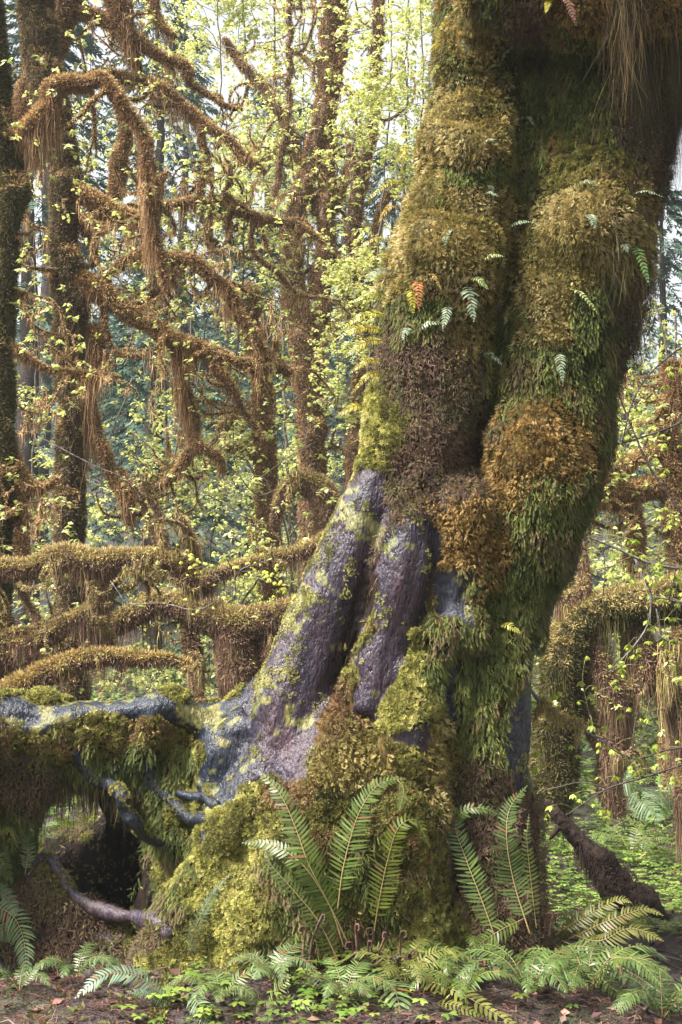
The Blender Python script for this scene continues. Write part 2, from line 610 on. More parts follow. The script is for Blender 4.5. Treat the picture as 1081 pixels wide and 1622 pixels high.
def in_poly(pt, poly):
    x, y = pt[:, 0], pt[:, 1]
    ins = np.zeros(len(pt), bool)
    q = np.array(poly, float)
    for k in range(len(q)):
        x1, y1 = q[k]
        x2, y2 = q[k - 1]
        c = (y1 > y) != (y2 > y)
        with np.errstate(divide='ignore', invalid='ignore'):
            xi = (x2 - x1) * (y - y1) / (y2 - y1) + x1
        ins ^= c & (x < xi)
    return ins


BARKP = [
    [(572, 735), (612, 748), (607, 840), (588, 900), (566, 985), (540, 1070), (515, 1105), (498, 1190), (478, 1240), (435, 1222), (385, 1245), (340, 1285), (318, 1335), (300, 1300), (318, 1262), (300, 1232), (330, 1180), (300, 1150), (255, 1140), (200, 1128), (130, 1138), (60, 1170), (0, 1140), (0, 1112), (95, 1112), (165, 1098), (255, 1090), (330, 1115), (385, 1085), (420, 1030), (455, 930), (495, 850), (545, 755)],
    [(622, 828), (686, 822), (696, 890), (668, 985), (632, 1060), (600, 1150), (560, 1140), (566, 1060), (595, 960), (600, 880)],
    [(690, 912), (738, 900), (748, 985), (715, 980), (690, 975)],
    [(625, 1165), (690, 1140), (690, 1185), (640, 1190)],
    [(700, 1060), (725, 1040), (722, 1140), (702, 1150)],
    [(800, 1150), (850, 1000), (850, 1250), (812, 1240)],
]
# moss kinds by where they grow on the trunk: (x, y, rx, ry, kind)
KINDS_AT = [
    (725, 360, 75, 70, 'gold'), (770, 130, 70, 90, 'gold'), (740, 215, 75, 40, 'gold'), (665, 420, 50, 70, 'gold'), (850, 690, 70, 80, 'rust'), (820, 780, 60, 60, 'rust'), (780, 840, 60, 70, 'rust'), (740, 850, 50, 60, 'rust'),
    (935, 350, 90, 60, 'gold'), (880, 420, 60, 80, 'gold'), (870, 500, 60, 60, 'gold'), (960, 20, 140, 45, 'rust'), (850, 20, 50, 50, 'brown'),
    (760, 280, 60, 30, 'green'), (890, 260, 100, 50, 'lime2'), (900, 130, 150, 80, 'green'), (850, 200, 30, 200, 'green'), (860, 580, 90, 60, 'green'), (800, 560, 40, 80, 'green'), (930, 600, 60, 110, 'green'), (880, 850, 60, 80, 'green'), (830, 930, 70, 80, 'green'), (800, 1050, 60, 100, 'green'), (1030, 150, 60, 130, 'brown'), (1010, 550, 40, 100, 'brown'),
    (670, 580, 70, 60, 'brown'), (690, 680, 60, 70, 'brown'), (700, 780, 70, 50, 'brown'), (610, 660, 40, 50, 'lime'), (590, 710, 30, 30, 'lime'), (660, 500, 60, 40, 'green'), (750, 480, 40, 80, 'gold'),
    (560, 1130, 50, 50, 'red'), (480, 1270, 50, 25, 'red'), (620, 1080, 40, 50, 'lime'), (640, 1150, 60, 60, 'lime'), (570, 1200, 50, 50, 'gold'), (540, 1010, 20, 50, 'lime'),
    (760, 1160, 50, 100, 'green'), (770, 1300, 60, 120, 'brown'), (640, 1260, 60, 60, 'lime2'), (700, 1200, 50, 60, 'gold'), (800, 1050, 40, 60, 'lime2'),
    (540, 1320, 80, 90, 'lime2'), (380, 1330, 70, 70, 'lime'), (350, 1420, 80, 100, 'lime'), (480, 1400, 50, 80, 'green'), (560, 1400, 60, 90, 'green'), (300, 1510, 90, 70, 'lime'), (520, 1440, 100, 70, 'lime2'), (640, 1380, 60, 80, 'lime2'), (680, 1440, 40, 60, 'lime'),  # base centre uses darker kinds, putting the shade behind the ferns into colour
    (120, 1110, 120, 20, 'lime'), (60, 1100, 60, 25, 'lime'), (200, 1160, 120, 30, 'lime2'), (100, 1190, 100, 30, 'lime2'), (60, 1240, 70, 50, 'brown'), (200, 1220, 100, 30, 'green'), (290, 1260, 40, 50, 'lime'), (280, 1350, 30, 60, 'green'), (250, 1430, 40, 40, 'green'),
    (60, 1440, 60, 60, 'brown'), (150, 1480, 100, 60, 'brown'), (100, 1400, 60, 30, 'lime2'), (190, 1480, 60, 30, 'lime2'), (10, 1350, 50, 60, 'green'),
]
KN = ['gold', 'rust', 'green', 'lime', 'lime2', 'brown', 'red']
PAL = {
    'gold': [(.19, .16, .045), (.28, .225, .065), (.36, .285, .10), (.46, .38, .18)],
    'rust': [(.15, .10, .03), (.22, .14, .04), (.29, .18, .055), (.36, .24, .09)],
    'green': [(.06, .075, .018), (.09, .11, .025), (.14, .16, .035), (.13, .10, .045)],
    'lime': [(.14, .13, .035), (.22, .215, .05), (.31, .295, .075), (.40, .37, .13)],
    'lime2': [(.08, .08, .02), (.14, .13, .03), (.21, .195, .05), (.17, .11, .045)],
    'brown': [(.14, .085, .055), (.10, .065, .045), (.17, .11, .07), (.09, .08, .035)],
    'red': [(.24, .12, .07), (.18, .10, .05), (.26, .18, .08), (.2, .19, .05)],
}


def kind_of(p):
    q = proj(p)
    s = np.full((len(q), len(KN)), -9.)
    for x, y, rx, ry, k in KINDS_AT:
        d = np.sqrt(((q[:, 0] - x) / rx) ** 2 + ((q[:, 1] - y) / ry) ** 2)
        kk = KN.index(k)
        s[:, kk] = np.maximum(s[:, kk], -d)
    for k in range(len(KN)):
        s[:, k] += .5 * vnoise(p, 6, k * 5.1) + .4 * vnoise(p, 17, k * 3.3) + .25 * vnoise(p, 41, k * 2.3) + R.normal(0, .22, len(q))
    o = s.argmax(1)
    m_ = (R.random(len(q)) < .2) & (o != KN.index('lime'))
    o[m_] = R.choice([0, 2, 4, 4, 5], int(m_.sum()))
    return o


CAVE_SHADEP = [(145, 1335), (160, 1250), (200, 1290), (235, 1330), (248, 1450), (205, 1445), (140, 1425), (105, 1392), (62, 1365), (75, 1325)]
CREVICE_SHADEP = [(588, 880), (602, 925), (580, 1000), (548, 1065), (528, 1080), (548, 1000), (566, 935)]


def barkness(p):
    q = proj(p)
    q = q + np.stack([vnoise(p, 14, 1.) * 12 + vnoise(p, 45, 2.) * 5, vnoise(p, 13, 4.) * 16 + vnoise(p, 50, 2.) * 4], 1)
    b = np.zeros(len(p), bool)
    for poly in BARKP:
        b |= in_poly(q, poly)
    return b


tubes = [path3(v, .05) for v in COLS.values()]
V, Nn, F = voxel_union(tubes, .0155, 7)
bk = barkness(V)
bs = bk.astype(float)
for _ in range(7):
    ac, ct = np.zeros(len(V)), np.zeros(len(V))
    for k_ in range(4):
        np.add.at(ac, F[:, k_], bs[F[:, k_ - 1]])
        np.add.at(ct, F[:, k_], 1)
    bs = ac / np.maximum(ct, 1)
amp = np.where(bk, .008, .03)
amp = .042 - .032 * bs
d = amp * nz(V, 4.2) + .02 * (1 - bs) * nz(V, 11) + (.012 - .009 * bs) * nz(V * [1, 1, .5], 22, 3)
# long ridges on the bare bark
qa = proj(V)
hor = (qa[:, 0] < 400) & (qa[:, 1] > 1060)
Vr = np.where(hor[:, None], V * [.2, 1, 1], (V - np.stack([V[:, 2] * .28, V[:, 2] * 0, V[:, 2] * 0], 1)) * [1, 1, .14])
d += .011 * bs * nz(Vr, 13, 9) + .005 * bs * nz(Vr, 34, 9)
qb = proj(V)
d += np.where(bk, 0, .045) * np.clip((qb[:, 1] - 1000) / 300, 0, 1) * nz(V * [1, 1, .35], 3.2, 21)
V = V + Nn * d[:, None]
q = proj(V)
PALM = np.array([np.mean(PAL[k_], 0) for k_ in KN])
colv = PALM[kind_of(V)] * .42
wetv = bk.astype(float)
bc = np.array([.026, .016, .025])
blue = np.array([.014, .020, .030])
w = np.clip((q[:, 1] - 1020) / 60, 0, 1) * np.clip((430 - q[:, 0]) / 80, 0, 1)
w = np.maximum(w, np.clip((q[:, 0] - 680) / 20, 0, 1) * .8)
bcol = bc * (1 - w[:, None]) + blue * w[:, None]
rosy = np.clip(1 - np.hypot((q[:, 0] - 465) / 60, (q[:, 1] - 1195) / 50), 0, 1)[:, None] * 1.5
bcol = bcol * (1 - np.clip(rosy, 0, 1) * .6) + np.array([.06, .03, .04]) * np.clip(rosy, 0, 1) * .6
lich = (vnoise(V, 11, 7) * .6 + vnoise(V, 37, 3) * .5 + np.clip((560 - q[:, 0] + (900 - q[:, 1]) * .55) / 60, -1, .5) * .25 > .34)[:, None]
bcol = np.where(lich, np.array([.13, .135, .04]), bcol)
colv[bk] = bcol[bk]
colv[in_poly(q, CREVICE_SHADEP)] = (.02, .014, .012)  # crevice between the bark columns: its shade is put into the colour
cave = in_poly(q, CAVE_SHADEP)
colv[cave] = (.014, .011, .009)  # deep shade of the hollow painted into the vertex colour
fc = q[F].mean(1)
is_root = (fc[:, 0] < 300) & (fc[:, 1] > 1060)

tree = thing('mossy_tree', 'huge leaning tree with mossy trunk, bare purple bark and sprawling roots', 'tree', (.2, 6.2, 0))


def submesh(mask, name):
    ff = F[mask]
    u, inv = np.unique(ff, return_inverse=True)
    b = Buf()
    ff = inv.reshape(-1, 4)
    b.add(V[u], ff, colv[u])
    o = b.build(name, M_BARK, tree, smooth=True)
    at_ = o.data.attributes.new('Wet', 'FLOAT', 'POINT')
    at_.data.foreach_set('value', wetv[u].astype(np.float32))
    return o


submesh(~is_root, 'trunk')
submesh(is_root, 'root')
TRI = np.vstack([F[:, [0, 1, 2]], F[:, [0, 2, 3]]])
bvh = BVHTree.FromPolygons(V.tolist(), TRI.tolist())
O = Vector((0, 0, CZ))


def hit(px, py, default=6.0):
    t = Vector(P(px, py, 1.0)) - O
    r = bvh.ray_cast(O, t.normalized())
    if r[0] is None:
        return P(px, py, default), np.array([0, -1., 0])
    return np.array(r[0]), np.array(r[1])


# moss coat
VT = V
tri_c = VT[TRI].mean(1)
tri_n = nrmz(np.cross(VT[TRI[:, 1]] - VT[TRI[:, 0]], VT[TRI[:, 2]] - VT[TRI[:, 0]]))
view = nrmz(tri_c - np.array([0, 0, CZ]))
fac = -(tri_n * view).sum(1)
wt = np.where(fac > -.3, 1.0, 0.0)
pc = proj(tri_c)
wt *= (pc[:, 1] > -350) & (pc[:, 1] < 1800) & (pc[:, 0] > -150) & (pc[:, 0] < 1250)
cr = np.cross(VT[TRI[:, 1]] - VT[TRI[:, 0]], VT[TRI[:, 2]] - VT[TRI[:, 0]])
ar = np.linalg.norm(cr, axis=1) * wt


def samp(n):
    k = R.choice(len(TRI), n, p=ar / ar.sum())
    s, t = R.random(n), R.random(n)
    m = s + t > 1
    s[m], t[m] = 1 - s[m], 1 - t[m]
    a, b, c = VT[TRI[k, 0]], VT[TRI[k, 1]], VT[TRI[k, 2]]
    return a + (b - a) * s[:, None] + (c - a) * t[:, None], tri_n[k]


pos, nm = samp(560000)
isb = barkness(pos)
# bare bark keeps only a few tufts along its edges and cracks
keepb = (vnoise(pos * [1, 1, .45], 21, 5) + .6 * vnoise(pos, 55, 8) > .5) & (R.random(len(pos)) < .6)
qq = proj(pos)
edge = (qq[:, 0] < 560 - (qq[:, 1] - 740) * .33 + 14) & (qq[:, 1] < 1090) & (qq[:, 1] > 700) & (R.random(len(pos)) < .55) & (vnoise(pos, 14, 2) > -.25)
keep = (~isb | keepb | edge) & ~in_poly(qq, CREVICE_SHADEP) & ~(in_poly(qq, CAVE_SHADEP) & (R.random(len(qq)) < .9))
pos, nm, isb, qq = pos[keep], nm[keep], isb[keep], qq[keep]
kk = kind_of(pos)
kk[isb] = KN.index('lime')
from mathutils.kdtree import KDTree


def clumps(p, n, spacing, zs=1.0):
    """nearest clump centre of every point: height 0..1, outward direction, id"""
    k = R.choice(len(p), min(n, len(p)), replace=False)
    sc3 = np.array([1, 1, zs])
    t = KDTree(len(k))
    for i_, j_ in enumerate(k):
        t.insert(p[j_] * sc3, i_)
    t.balance()
    fd = [t.find(a) for a in p * sc3]
    idx = np.array([a[1] for a in fd])
    dist = np.array([a[2] for a in fd])
    return np.sqrt(np.clip(1 - (dist / spacing) ** 2, 0, 1)), (p - p[k[idx]]) / spacing, idx


short, feath, hang = Buf(), Buf(), Buf()
for k, name in enumerate(KN):
    m = kk == k
    p, n_, ib = pos[m], nm[m], isb[m]
    N_ = len(p)
    if not N_:
        continue
    fine = name in ('lime', 'lime2')
    hgt, rad_, cid = clumps(p, N_ // (26 if fine else 34), .026 if fine else .042, 1 if fine or name in ('gold', 'rust', 'red') else .4)
    cc_ = R.normal(0, 1, cid.max() + 1)[cid]
    cv = vnoise(p, 9, 20 + k) * .5 + .5
    idx = np.clip((cv * 4 + cc_ * .7 + R.normal(0, .5, N_)).astype(int), 0, 3)
    c = jit(PAL[name], N_, .16, idx) * np.exp(cc_ * .16)[:, None]
    rnd = R.normal(0, 1, (N_, 3))
    q_ = (hgt > .2) | (R.random(N_) < .35)
    if fine:
        ax = n_ + rnd * .3 + rad_ * .6 + np.array([0, 0, .15])
        s = R.uniform(.009, .019, N_)
        s = np.where(ib, s * .6, s)
        H_ = np.where(ib, .004, .016) * hgt
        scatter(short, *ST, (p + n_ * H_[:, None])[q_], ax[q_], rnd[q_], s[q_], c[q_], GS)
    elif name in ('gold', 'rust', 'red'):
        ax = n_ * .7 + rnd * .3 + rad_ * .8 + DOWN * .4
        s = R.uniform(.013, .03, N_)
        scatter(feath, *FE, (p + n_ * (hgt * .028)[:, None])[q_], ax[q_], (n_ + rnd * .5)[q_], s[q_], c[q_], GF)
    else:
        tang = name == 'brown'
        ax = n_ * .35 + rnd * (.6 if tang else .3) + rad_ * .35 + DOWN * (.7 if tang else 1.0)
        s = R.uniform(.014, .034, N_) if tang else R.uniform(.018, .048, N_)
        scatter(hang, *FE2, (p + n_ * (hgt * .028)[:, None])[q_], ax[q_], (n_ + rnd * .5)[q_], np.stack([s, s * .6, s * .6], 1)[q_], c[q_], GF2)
short.build('cushion_moss', M_MOSS, tree, stuff=True)
feath.build('feather_moss', M_MOSS, tree, stuff=True)
hang.build('trailing_moss', M_MOSS, tree, stuff=True)

# hanging strands: long on the right flank and below each swelling
hs_ = Buf()
pos, nm = samp(95000)
isb = barkness(pos)
kk = kind_of(pos)
qq = proj(pos)
hangy = np.isin(kk, [KN.index('green'), KN.index('brown')]) | (R.random(len(pos)) < .12)
hangy |= (qq[:, 0] > 900) & (qq[:, 1] < 1000)
m = hangy & ~isb & ~in_poly(qq, CAVE_SHADEP) & ~((qq[:, 1] > 1350) & (R.random(len(pos)) < .6))
pos, nm, kk, qq = pos[m], nm[m], kk[m], qq[m]
cl = np.clip(vnoise(pos * [1, 1, .3], 14, 3) * .5 + .5, 0, 1)
L = R.uniform(.03, .12, len(pos)) * (.3 + cl ** 2 * 1.2) * np.where(qq[:, 1] > 1100, .6, 1)
right = np.clip((qq[:, 0] - 930 + np.clip(qq[:, 1] - 450, 0, 500) * .12) / 60, 0, 1) * (qq[:, 1] < 900)
L = L * (1 + right * 2.6)
pn = [PAL[KN[k]] for k in kk]
c = np.array([pn[a][R.integers(0, 4)] for a in range(len(pos))]) * np.exp(R.normal(0, .25, (len(pos), 1)))
c = np.where((right > .3)[:, None] & (R.random(len(pos)) < .5)[:, None], jit(PAL['brown'], len(pos), .25), c)
ribbons(hs_, pos, nm, L, R.uniform(.0014, .003, len(pos)), c * .7, out=.02, k=4, wob=.12)
# curtain below the overhanging limb, upper right
n = 9500
oc, orr = path3([(930, -10, -.15, 60), (1010, 0, -.2, 80), (1060, -20, -.2, 80), (1180, -60, -.1, 80)], .02)
ii = R.integers(0, len(oc), n)
th = R.uniform(0, 2 * np.pi, n)
b = oc[ii] + np.stack([R.normal(0, .05, n), np.cos(th) * orr[ii] * .9, -np.abs(np.sin(th)) * orr[ii] * .7], 1)
cl = np.clip(vnoise(b * [1, .4, .1], 22, 3) * .6 + .5, .05, 1)
L = R.uniform(.15, 1.15, n) * (.35 + cl * .8) * np.clip((proj(b)[:, 0] - 930) / 130, .25, 1)
ribbons(hs_, b, np.tile(DOWN, (n, 1)), L, R.uniform(.0014, .0028, n), jit([(.08, .055, .04), (.11, .08, .055), (.07, .075, .025), (.055, .065, .02)], n, .25), out=.01, k=6, wob=.05)
n = 1500  # dark strands added across the opening under the root to darken it
bx = R.uniform(55, 245, n)
bp = np.array([P(a_, 1245 + R.normal(0, 12) + abs(a_ - 120) * .12, 6.02 + R.normal(0, .05)) for a_ in bx])
ribbons(hs_, bp, np.tile(DOWN, (n, 1)), R.uniform(.03, .17, n) * np.clip(vnoise(bp, 30, 2) + .7, .1, 1.3), R.uniform(.002, .005, n), jit([(.06, .045, .02), (.09, .08, .025), (.045, .03, .02)], n, .25), out=.01, k=4, wob=.12)
hs_.build('hanging_moss', M_MOSS, tree, stuff=True)

# thin wet roots that wind in front of the hollow
rootp = [
    [(118, 1190, -.2, 10), (140, 1215, -.24, 12), (162, 1240, -.27, 11), (180, 1245, -.28, 11), (194, 1262, -.28, 12), (197, 1285, -.27, 11), (212, 1305, -.25, 9), (230, 1322, -.22, 7), (262, 1335, -.16, 6)],
    [(172, 1228, -.29, 10), (184, 1220, -.29, 10)],
    [(240, 1200, -.2, 8), (237, 1222, -.24, 11), (243, 1245, -.26, 12), (262, 1262, -.26, 11), (285, 1280, -.26, 11), (305, 1296, -.24, 10), (330, 1297, -.2, 9)],
    [(255, 1262, -.26, 6), (282, 1258, -.27, 6), (310, 1262, -.25, 7), (345, 1275, -.2, 7)],
    [(246, 1262, -.27, 4), (252, 1278, -.28, 4), (270, 1280, -.27, 4)],
    [(40, 1395, -.1, 4), (58, 1368, -.13, 8), (78, 1362, -.15, 9), (100, 1392, -.17, 9), (125, 1425, -.19, 10), (160, 1442, -.2, 10), (205, 1452, -.2, 11), (245, 1462, -.22, 14), (270, 1480, -.3, 14)],
    [(-20, 1520, -.35, 14), (15, 1545, -.38, 12), (40, 1560, -.4, 8), (85, 1562, -.42, 5), (120, 1566, -.43, 3)],
    [(90, 1610, -.55, 10), (140, 1590, -.52, 16), (175, 1572, -.48, 16), (200, 1555, -.42, 14)],
    [(130, 1495, -.1, 6), (165, 1488, -.15, 8), (180, 1500, -.1, 6)],
]
def snap(rp):
    out = []
    for x, y, d, r in rp:
        h_ = bvh.ray_cast(O, (Vector(P(x, y, 1.0)) - O).normalized())[0]
        if h_ is not None and h_[1] < 6.25:
            d = h_[1] - Y0 - .35 * r * Y0 / FPX
        out.append((x, y, d, r))
    ds = np.array([o[2] for o in out])
    for _ in range(2):
        ds[1:-1] = np.minimum(ds[1:-1], (ds[:-2] + ds[2:]) / 2 + .02)
    return [(o[0], o[1], d_, o[3]) for o, d_ in zip(out, ds)]


rootmoss = []
for k, rp in enumerate(rootp):
    c, r = path3(snap(rp), .012)
    c = c + np.stack([vnoise(c, 14, k), vnoise(c, 13, k + 3), vnoise(c, 15, k + 7)], 1) * .012
    r = r * (1 + .18 * vnoise(c, 17, k))
    b = Buf()
    base = blue if k not in (5, 6, 8) else np.array([.05, .04, .05])
    add_tube(b, c, r, 14, base, .3, k * 3.)
    v_, f_ = tube(c, r, 10)
    p_, n_ = sample_surface(v_, f_[f_[:, 2] != f_[:, 3]], int(len(c) * 26))
    m_ = (vnoise(p_, 16, k) + n_[:, 2] * .3 > .35)
    rootmoss.append((p_[m_], n_[m_]))
    o = b.build('root', M_BARK, tree, smooth=True)
    at_ = o.data.attributes.new('Wet', 'FLOAT', 'POINT')
    at_.data.foreach_set('value', np.ones(len(o.data.vertices), np.float32))

p_, n_ = np.vstack([a[0] for a in rootmoss]), np.vstack([a[1] for a in rootmoss])
b = Buf()
scatter(b, *ST, p_, n_ + R.normal(0, .4, p_.shape), R.normal(0, 1, p_.shape), R.uniform(.007, .016, len(p_)), jit(PAL['lime2'] + PAL['lime'][:3], len(p_), .2), GS)
b.build('root_moss', M_MOSS, tree, stuff=True)

# ------------------------------------------------------------------ ferns
def frond(parent, pts, width, Y=None, n=30, col=(.09, .15, .03), face=(0, -1., .5), droop=.15, rach=(.32, .24, .10), name='frond', stalk=.12, raw=False, blunt=False, rj=.12):
    """one frond: rachis through pts, narrow leaflets on both sides"""
    if raw:
        a = np.array([[*p] for p in pts], float)
    else:
        a = []
        for p in pts:
            h_ = bvh.ray_cast(O, (Vector(P(p[0], p[1], 1.0)) - O).normalized())[0]
            yy = p[2] if (h_ is None or p[2] > 6.9 or p[2] < 5.25) else (min(p[2], h_[1] - .10) if p[2] < 5.3 else h_[1] - .12)
            a.append(P(p[0], p[1], yy))
        a = np.array(a)
    c = spline(a, .012)
    seg = np.r_[0, np.cumsum(np.linalg.norm(np.diff(c, axis=0), axis=1))]
    tot = seg[-1]
    t, _, _ = frames(c)
    b = Buf()
    rr = np.linspace(1, .25, len(c)) * max(.0016, min(.0035, tot * .005))
    add_tube(b, c, rr, 5, np.array(rach))
    fv = nrmz(np.array(face, float))
    ss = tot * (stalk + (1 - stalk) * np.linspace(0, 1, n))
    for s in ss:
        x = (s / tot - stalk) / (1 - stalk)
        wl = .9 * width * min(1, .55 + 2.2 * x) * (1 - x ** (3 if blunt else 1.9)) ** .9 + width * .05
        p = np.array([np.interp(s, seg, c[:, k]) for k in range(3)])
        tt = nrmz(np.array([np.interp(s, seg, t[:, k]) for k in range(3)]))
        sd_ = nrmz(np.cross(tt, fv))
        up = np.cross(sd_, tt)
        gap = tot * (1 - stalk) / n
        for sg in (-1, 1):
            if R.random() < .035:
                continue
            l = wl * (R.uniform(.88, 1.08) if R.random() < .94 else R.uniform(.35, .7))
            hw = min(gap * .33, .006 + l * .03)
            fwd = .28 + .5 * x + R.normal(0, rj * .5)
            d = nrmz(sd_ * sg + tt * fwd + up * R.normal(0, rj))
            ed = nrmz(np.cross(d, up)) * hw
            dr = DOWN * l * droop * R.uniform(.4, 1.6)
            v = [p - ed * .35, p + ed * .35, p + d * l * .25 - ed, p + d * l * .25 + ed, p + d * l * .65 - ed * .8 + dr * .35 + tt * l * .03, p + d * l * .65 + ed * .8 + dr * .35 + tt * l * .03, p + d * l + dr + tt * l * .12]
            cc = np.array(col) * (.72 if raw is False else 1) * math.exp(R.normal(0, .2)) * (1 + .5 * (1 - x) * np.array([.35, .1, 0]))
            if R.random() < .03:
                cc = np.array([.16, .09, .03])
            n0 = b.n
            b.add(v, [[0, 1, 3, 2], [2, 3, 5, 4]], cc)
            b.t.append(np.array([[4, 5, 6]]) + n0)
    return b.build(name, M_FROND, parent)


def fiddle(parent, px, py, Y, h, lean=0., curl=1):
    """young coiled frond"""
    curl = curl * R.uniform(.6, 1.3)
    h = h * R.uniform(.75, 1.15)
    lean = lean + R.normal(0, .12)
    h_ = bvh.ray_cast(O, (Vector(P(px, py, 1.0)) - O).normalized())[0]
    base = P(px, py, Y if h_ is None else min(Y, h_[1] - .03))
    base[2] = max(base[2], gh(base[0], base[1]) - .02)
    pts = [base, base + [lean * h * .3, 0, h * .5], base + [lean * h, -.005, h * .93], base + [lean * h + .010 * curl, -.01, h], base + [lean * h + .019 * curl, -.012, h * .985], base + [lean * h + .021 * curl, -.014, h - .020], base + [lean * h + .012 * curl, -.018, h - .024]]
    c = spline(np.array(pts), .004)
    b = Buf()
    k = np.linspace(0, 1, len(c))
    add_tube(b, c, .0062 * (1 - .3 * k), 7, jit([(.08, .045, .032), (.11, .065, .045), (.06, .035, .028)], 1, .15)[0], .15)
    b.build('fiddlehead', M_STEM, parent)


GREEN, DARK, YEL, PALE, BLU = (.085, .135, .018), (.05, .09, .03), (.24, .22, .02), (.20, .28, .10), (.17, .23, .15)
YB = 5.5
fern = thing('sword_fern', 'tall sword fern arching up in front of the mossy base of the big tree', 'fern', P(540, 1500, YB), 'ferns on the forest floor')
for pts, w_, cl, n in [
    ([(545, 1500, 5.5), (525, 1440, 5.42), (490, 1370, 5.38), (468, 1310, 5.38), (445, 1260, 5.4), (412, 1222, 5.45)], .105, GREEN, 42),
    ([(552, 1495, 5.5), (520, 1430, 5.36), (480, 1370, 5.3), (430, 1338, 5.3), (385, 1335, 5.33)], .075, GREEN, 36),
    ([(540, 1530, 5.5), (505, 1460, 5.36), (465, 1410, 5.3), (430, 1370, 5.3), (420, 1345, 5.33)], .08, (.07, .10, .02), 30),
    ([(535, 1440, 5.5), (545, 1370, 5.42), (568, 1290, 5.38), (600, 1243, 5.38), (640, 1233, 5.42)], .10, (.10, .16, .025), 40),
    ([(630, 1236, 5.42), (640, 1250, 5.4), (632, 1285, 5.4)], .035, (.10, .15, .025), 14),
    ([(592, 1480, 5.5), (602, 1420, 5.4), (615, 1360, 5.36), (632, 1310, 5.38), (660, 1300, 5.4), (680, 1340, 5.42)], .085, (.13, .17, .02), 38),
]:
    frond(fern, pts, w_, n=n, col=cl)
for x, y, h, l, s in [(560, 1528, .11, -.12, -1), (566, 1525, .14, -.1, 1), (585, 1540, .13, .05, 1), (597, 1535, .14, .1, -1), (606, 1545, .10, .0, -1), (592, 1540, .19, .0, 1), (617, 1545, .10, 0, 1), (634, 1545, .16, .1, 1), (640, 1548, .13, .12, 1), (630, 1550, .11, .05, 1), (480, 1520, .13, .05, -1), (490, 1525, .17, .15, 1), (650, 1540, .08, 0, -1)]:
    fiddle(fern, x, y, 5.35, h, l, s)

fern = thing('sword_fern', 'sword fern with two drooping fronds against the dark right side of the big tree', 'fern', P(830, 1440, 5.9), 'ferns on the forest floor')
for pts, w_, cl, n in [
    ([(790, 1500, 5.7), (765, 1430, 5.6), (740, 1365, 5.55), (722, 1310, 5.55), (735, 1285, 5.55), (765, 1280, 5.53), (795, 1292, 5.5)], .085, (.09, .15, .03), 44),
    ([(840, 1480, 5.7), (815, 1400, 5.6), (803, 1330, 5.55), (808, 1280, 5.55), (835, 1245, 5.6)], .10, (.085, .14, .035), 42),
    ([(850, 1470, 5.75), (842, 1400, 5.7), (835, 1330, 5.72), (838, 1290, 5.75)], .05, (.09, .12, .02), 26),
    ([(830, 1455, 5.6), (790, 1475, 5.5), (755, 1500, 5.45), (740, 1520, 5.42)], .06, GREEN, 20),
]:
    frond(fern, pts, w_, n=n, col=cl)
for x, y, h, l, s in [(822, 1475, .16, .05, 1), (840, 1480, .14, .05, 1), (850, 1480, .13, 0, -1), (862, 1482, .12, .05, 1), (870, 1484, .11, .1, 1)]:
    fiddle(fern, x, y, 5.75, h, l, s)

fern = thing('sword_fern', 'wide sword fern spreading low over brown litter in the right corner', 'fern', P(880, 1490, 5.8), 'ferns on the forest floor')
UPF = (0, -.7, 1.)
for pts, w_, cl, n in [
    ([(868, 1500, 5.85), (880, 1540, 5.6), (884, 1580, 5.45), (895, 1640, 5.3)], .085, (.12, .20, .06), 26),
    ([(880, 1495, 5.85), (920, 1525, 5.65), (965, 1560, 5.5), (998, 1590, 5.4)], .085, (.10, .16, .035), 28),
    ([(890, 1490, 5.85), (960, 1520, 5.7), (1030, 1560, 5.5), (1100, 1620, 5.35)], .10, (.075, .13, .045), 30),
    ([(860, 1498, 5.85), (840, 1530, 5.7), (820, 1570, 5.6), (830, 1600, 5.5)], .06, (.12, .19, .08), 22),
    ([(905, 1480, 5.9), (950, 1490, 5.8), (1000, 1470, 5.8), (1050, 1490, 5.7)], .075, (.12, .13, .02), 28),
    ([(880, 1480, 5.9), (930, 1450, 5.9), (980, 1425, 5.9), (1000, 1430, 5.85)], .06, (.16, .17, .03), 26),
    ([(900, 1488, 5.9), (960, 1460, 5.85), (1020, 1440, 5.85), (1050, 1450, 5.8)], .06, (.13, .14, .025), 28),
    ([(880, 1500, 5.8), (930, 1500, 5.7), (1000, 1520, 5.6), (1060, 1535, 5.5)], .08, (.08, .12, .035), 26),
    ([(860, 1485, 5.9), (870, 1430, 5.9), (890, 1380, 5.95)], .05, (.2, .12, .05), 16),
]:
    frond(fern, pts, w_, n=n, col=cl, face=UPF, blunt=True)

fern = thing('sword_fern', 'pale sword fern frond curling towards the viewer at the bottom centre', 'fern', P(640, 1550, 5.2), 'ferns on the forest floor')
frond(fern, [(598, 1545, 5.3), (620, 1560, 5.2), (632, 1590, 5.1), (634, 1650, 5.0)], .10, n=22, col=(.18, .27, .10), face=UPF, blunt=True, stalk=.03)
frond(fern, [(590, 1548, 5.3), (560, 1590, 5.15), (500, 1625, 5.05)], .09, n=22, col=(.15, .22, .08), face=UPF, blunt=True, stalk=.05)
frond(fern, [(640, 1548, 5.3), (700, 1560, 5.2), (760, 1590, 5.1), (840, 1640, 5.0)], .075, n=26, col=(.22, .24, .05), face=UPF, stalk=.2)
frond(fern, [(660, 1600, 5.2), (710, 1590, 5.1), (770, 1612, 5.05)], .06, n=18, col=(.18, .2, .04), face=UPF)
fern = thing('sword_fern', 'small fan of fronds with rusty red stalks left of the fiddleheads', 'fern', P(420, 1610, 5.1), 'ferns on the forest floor')
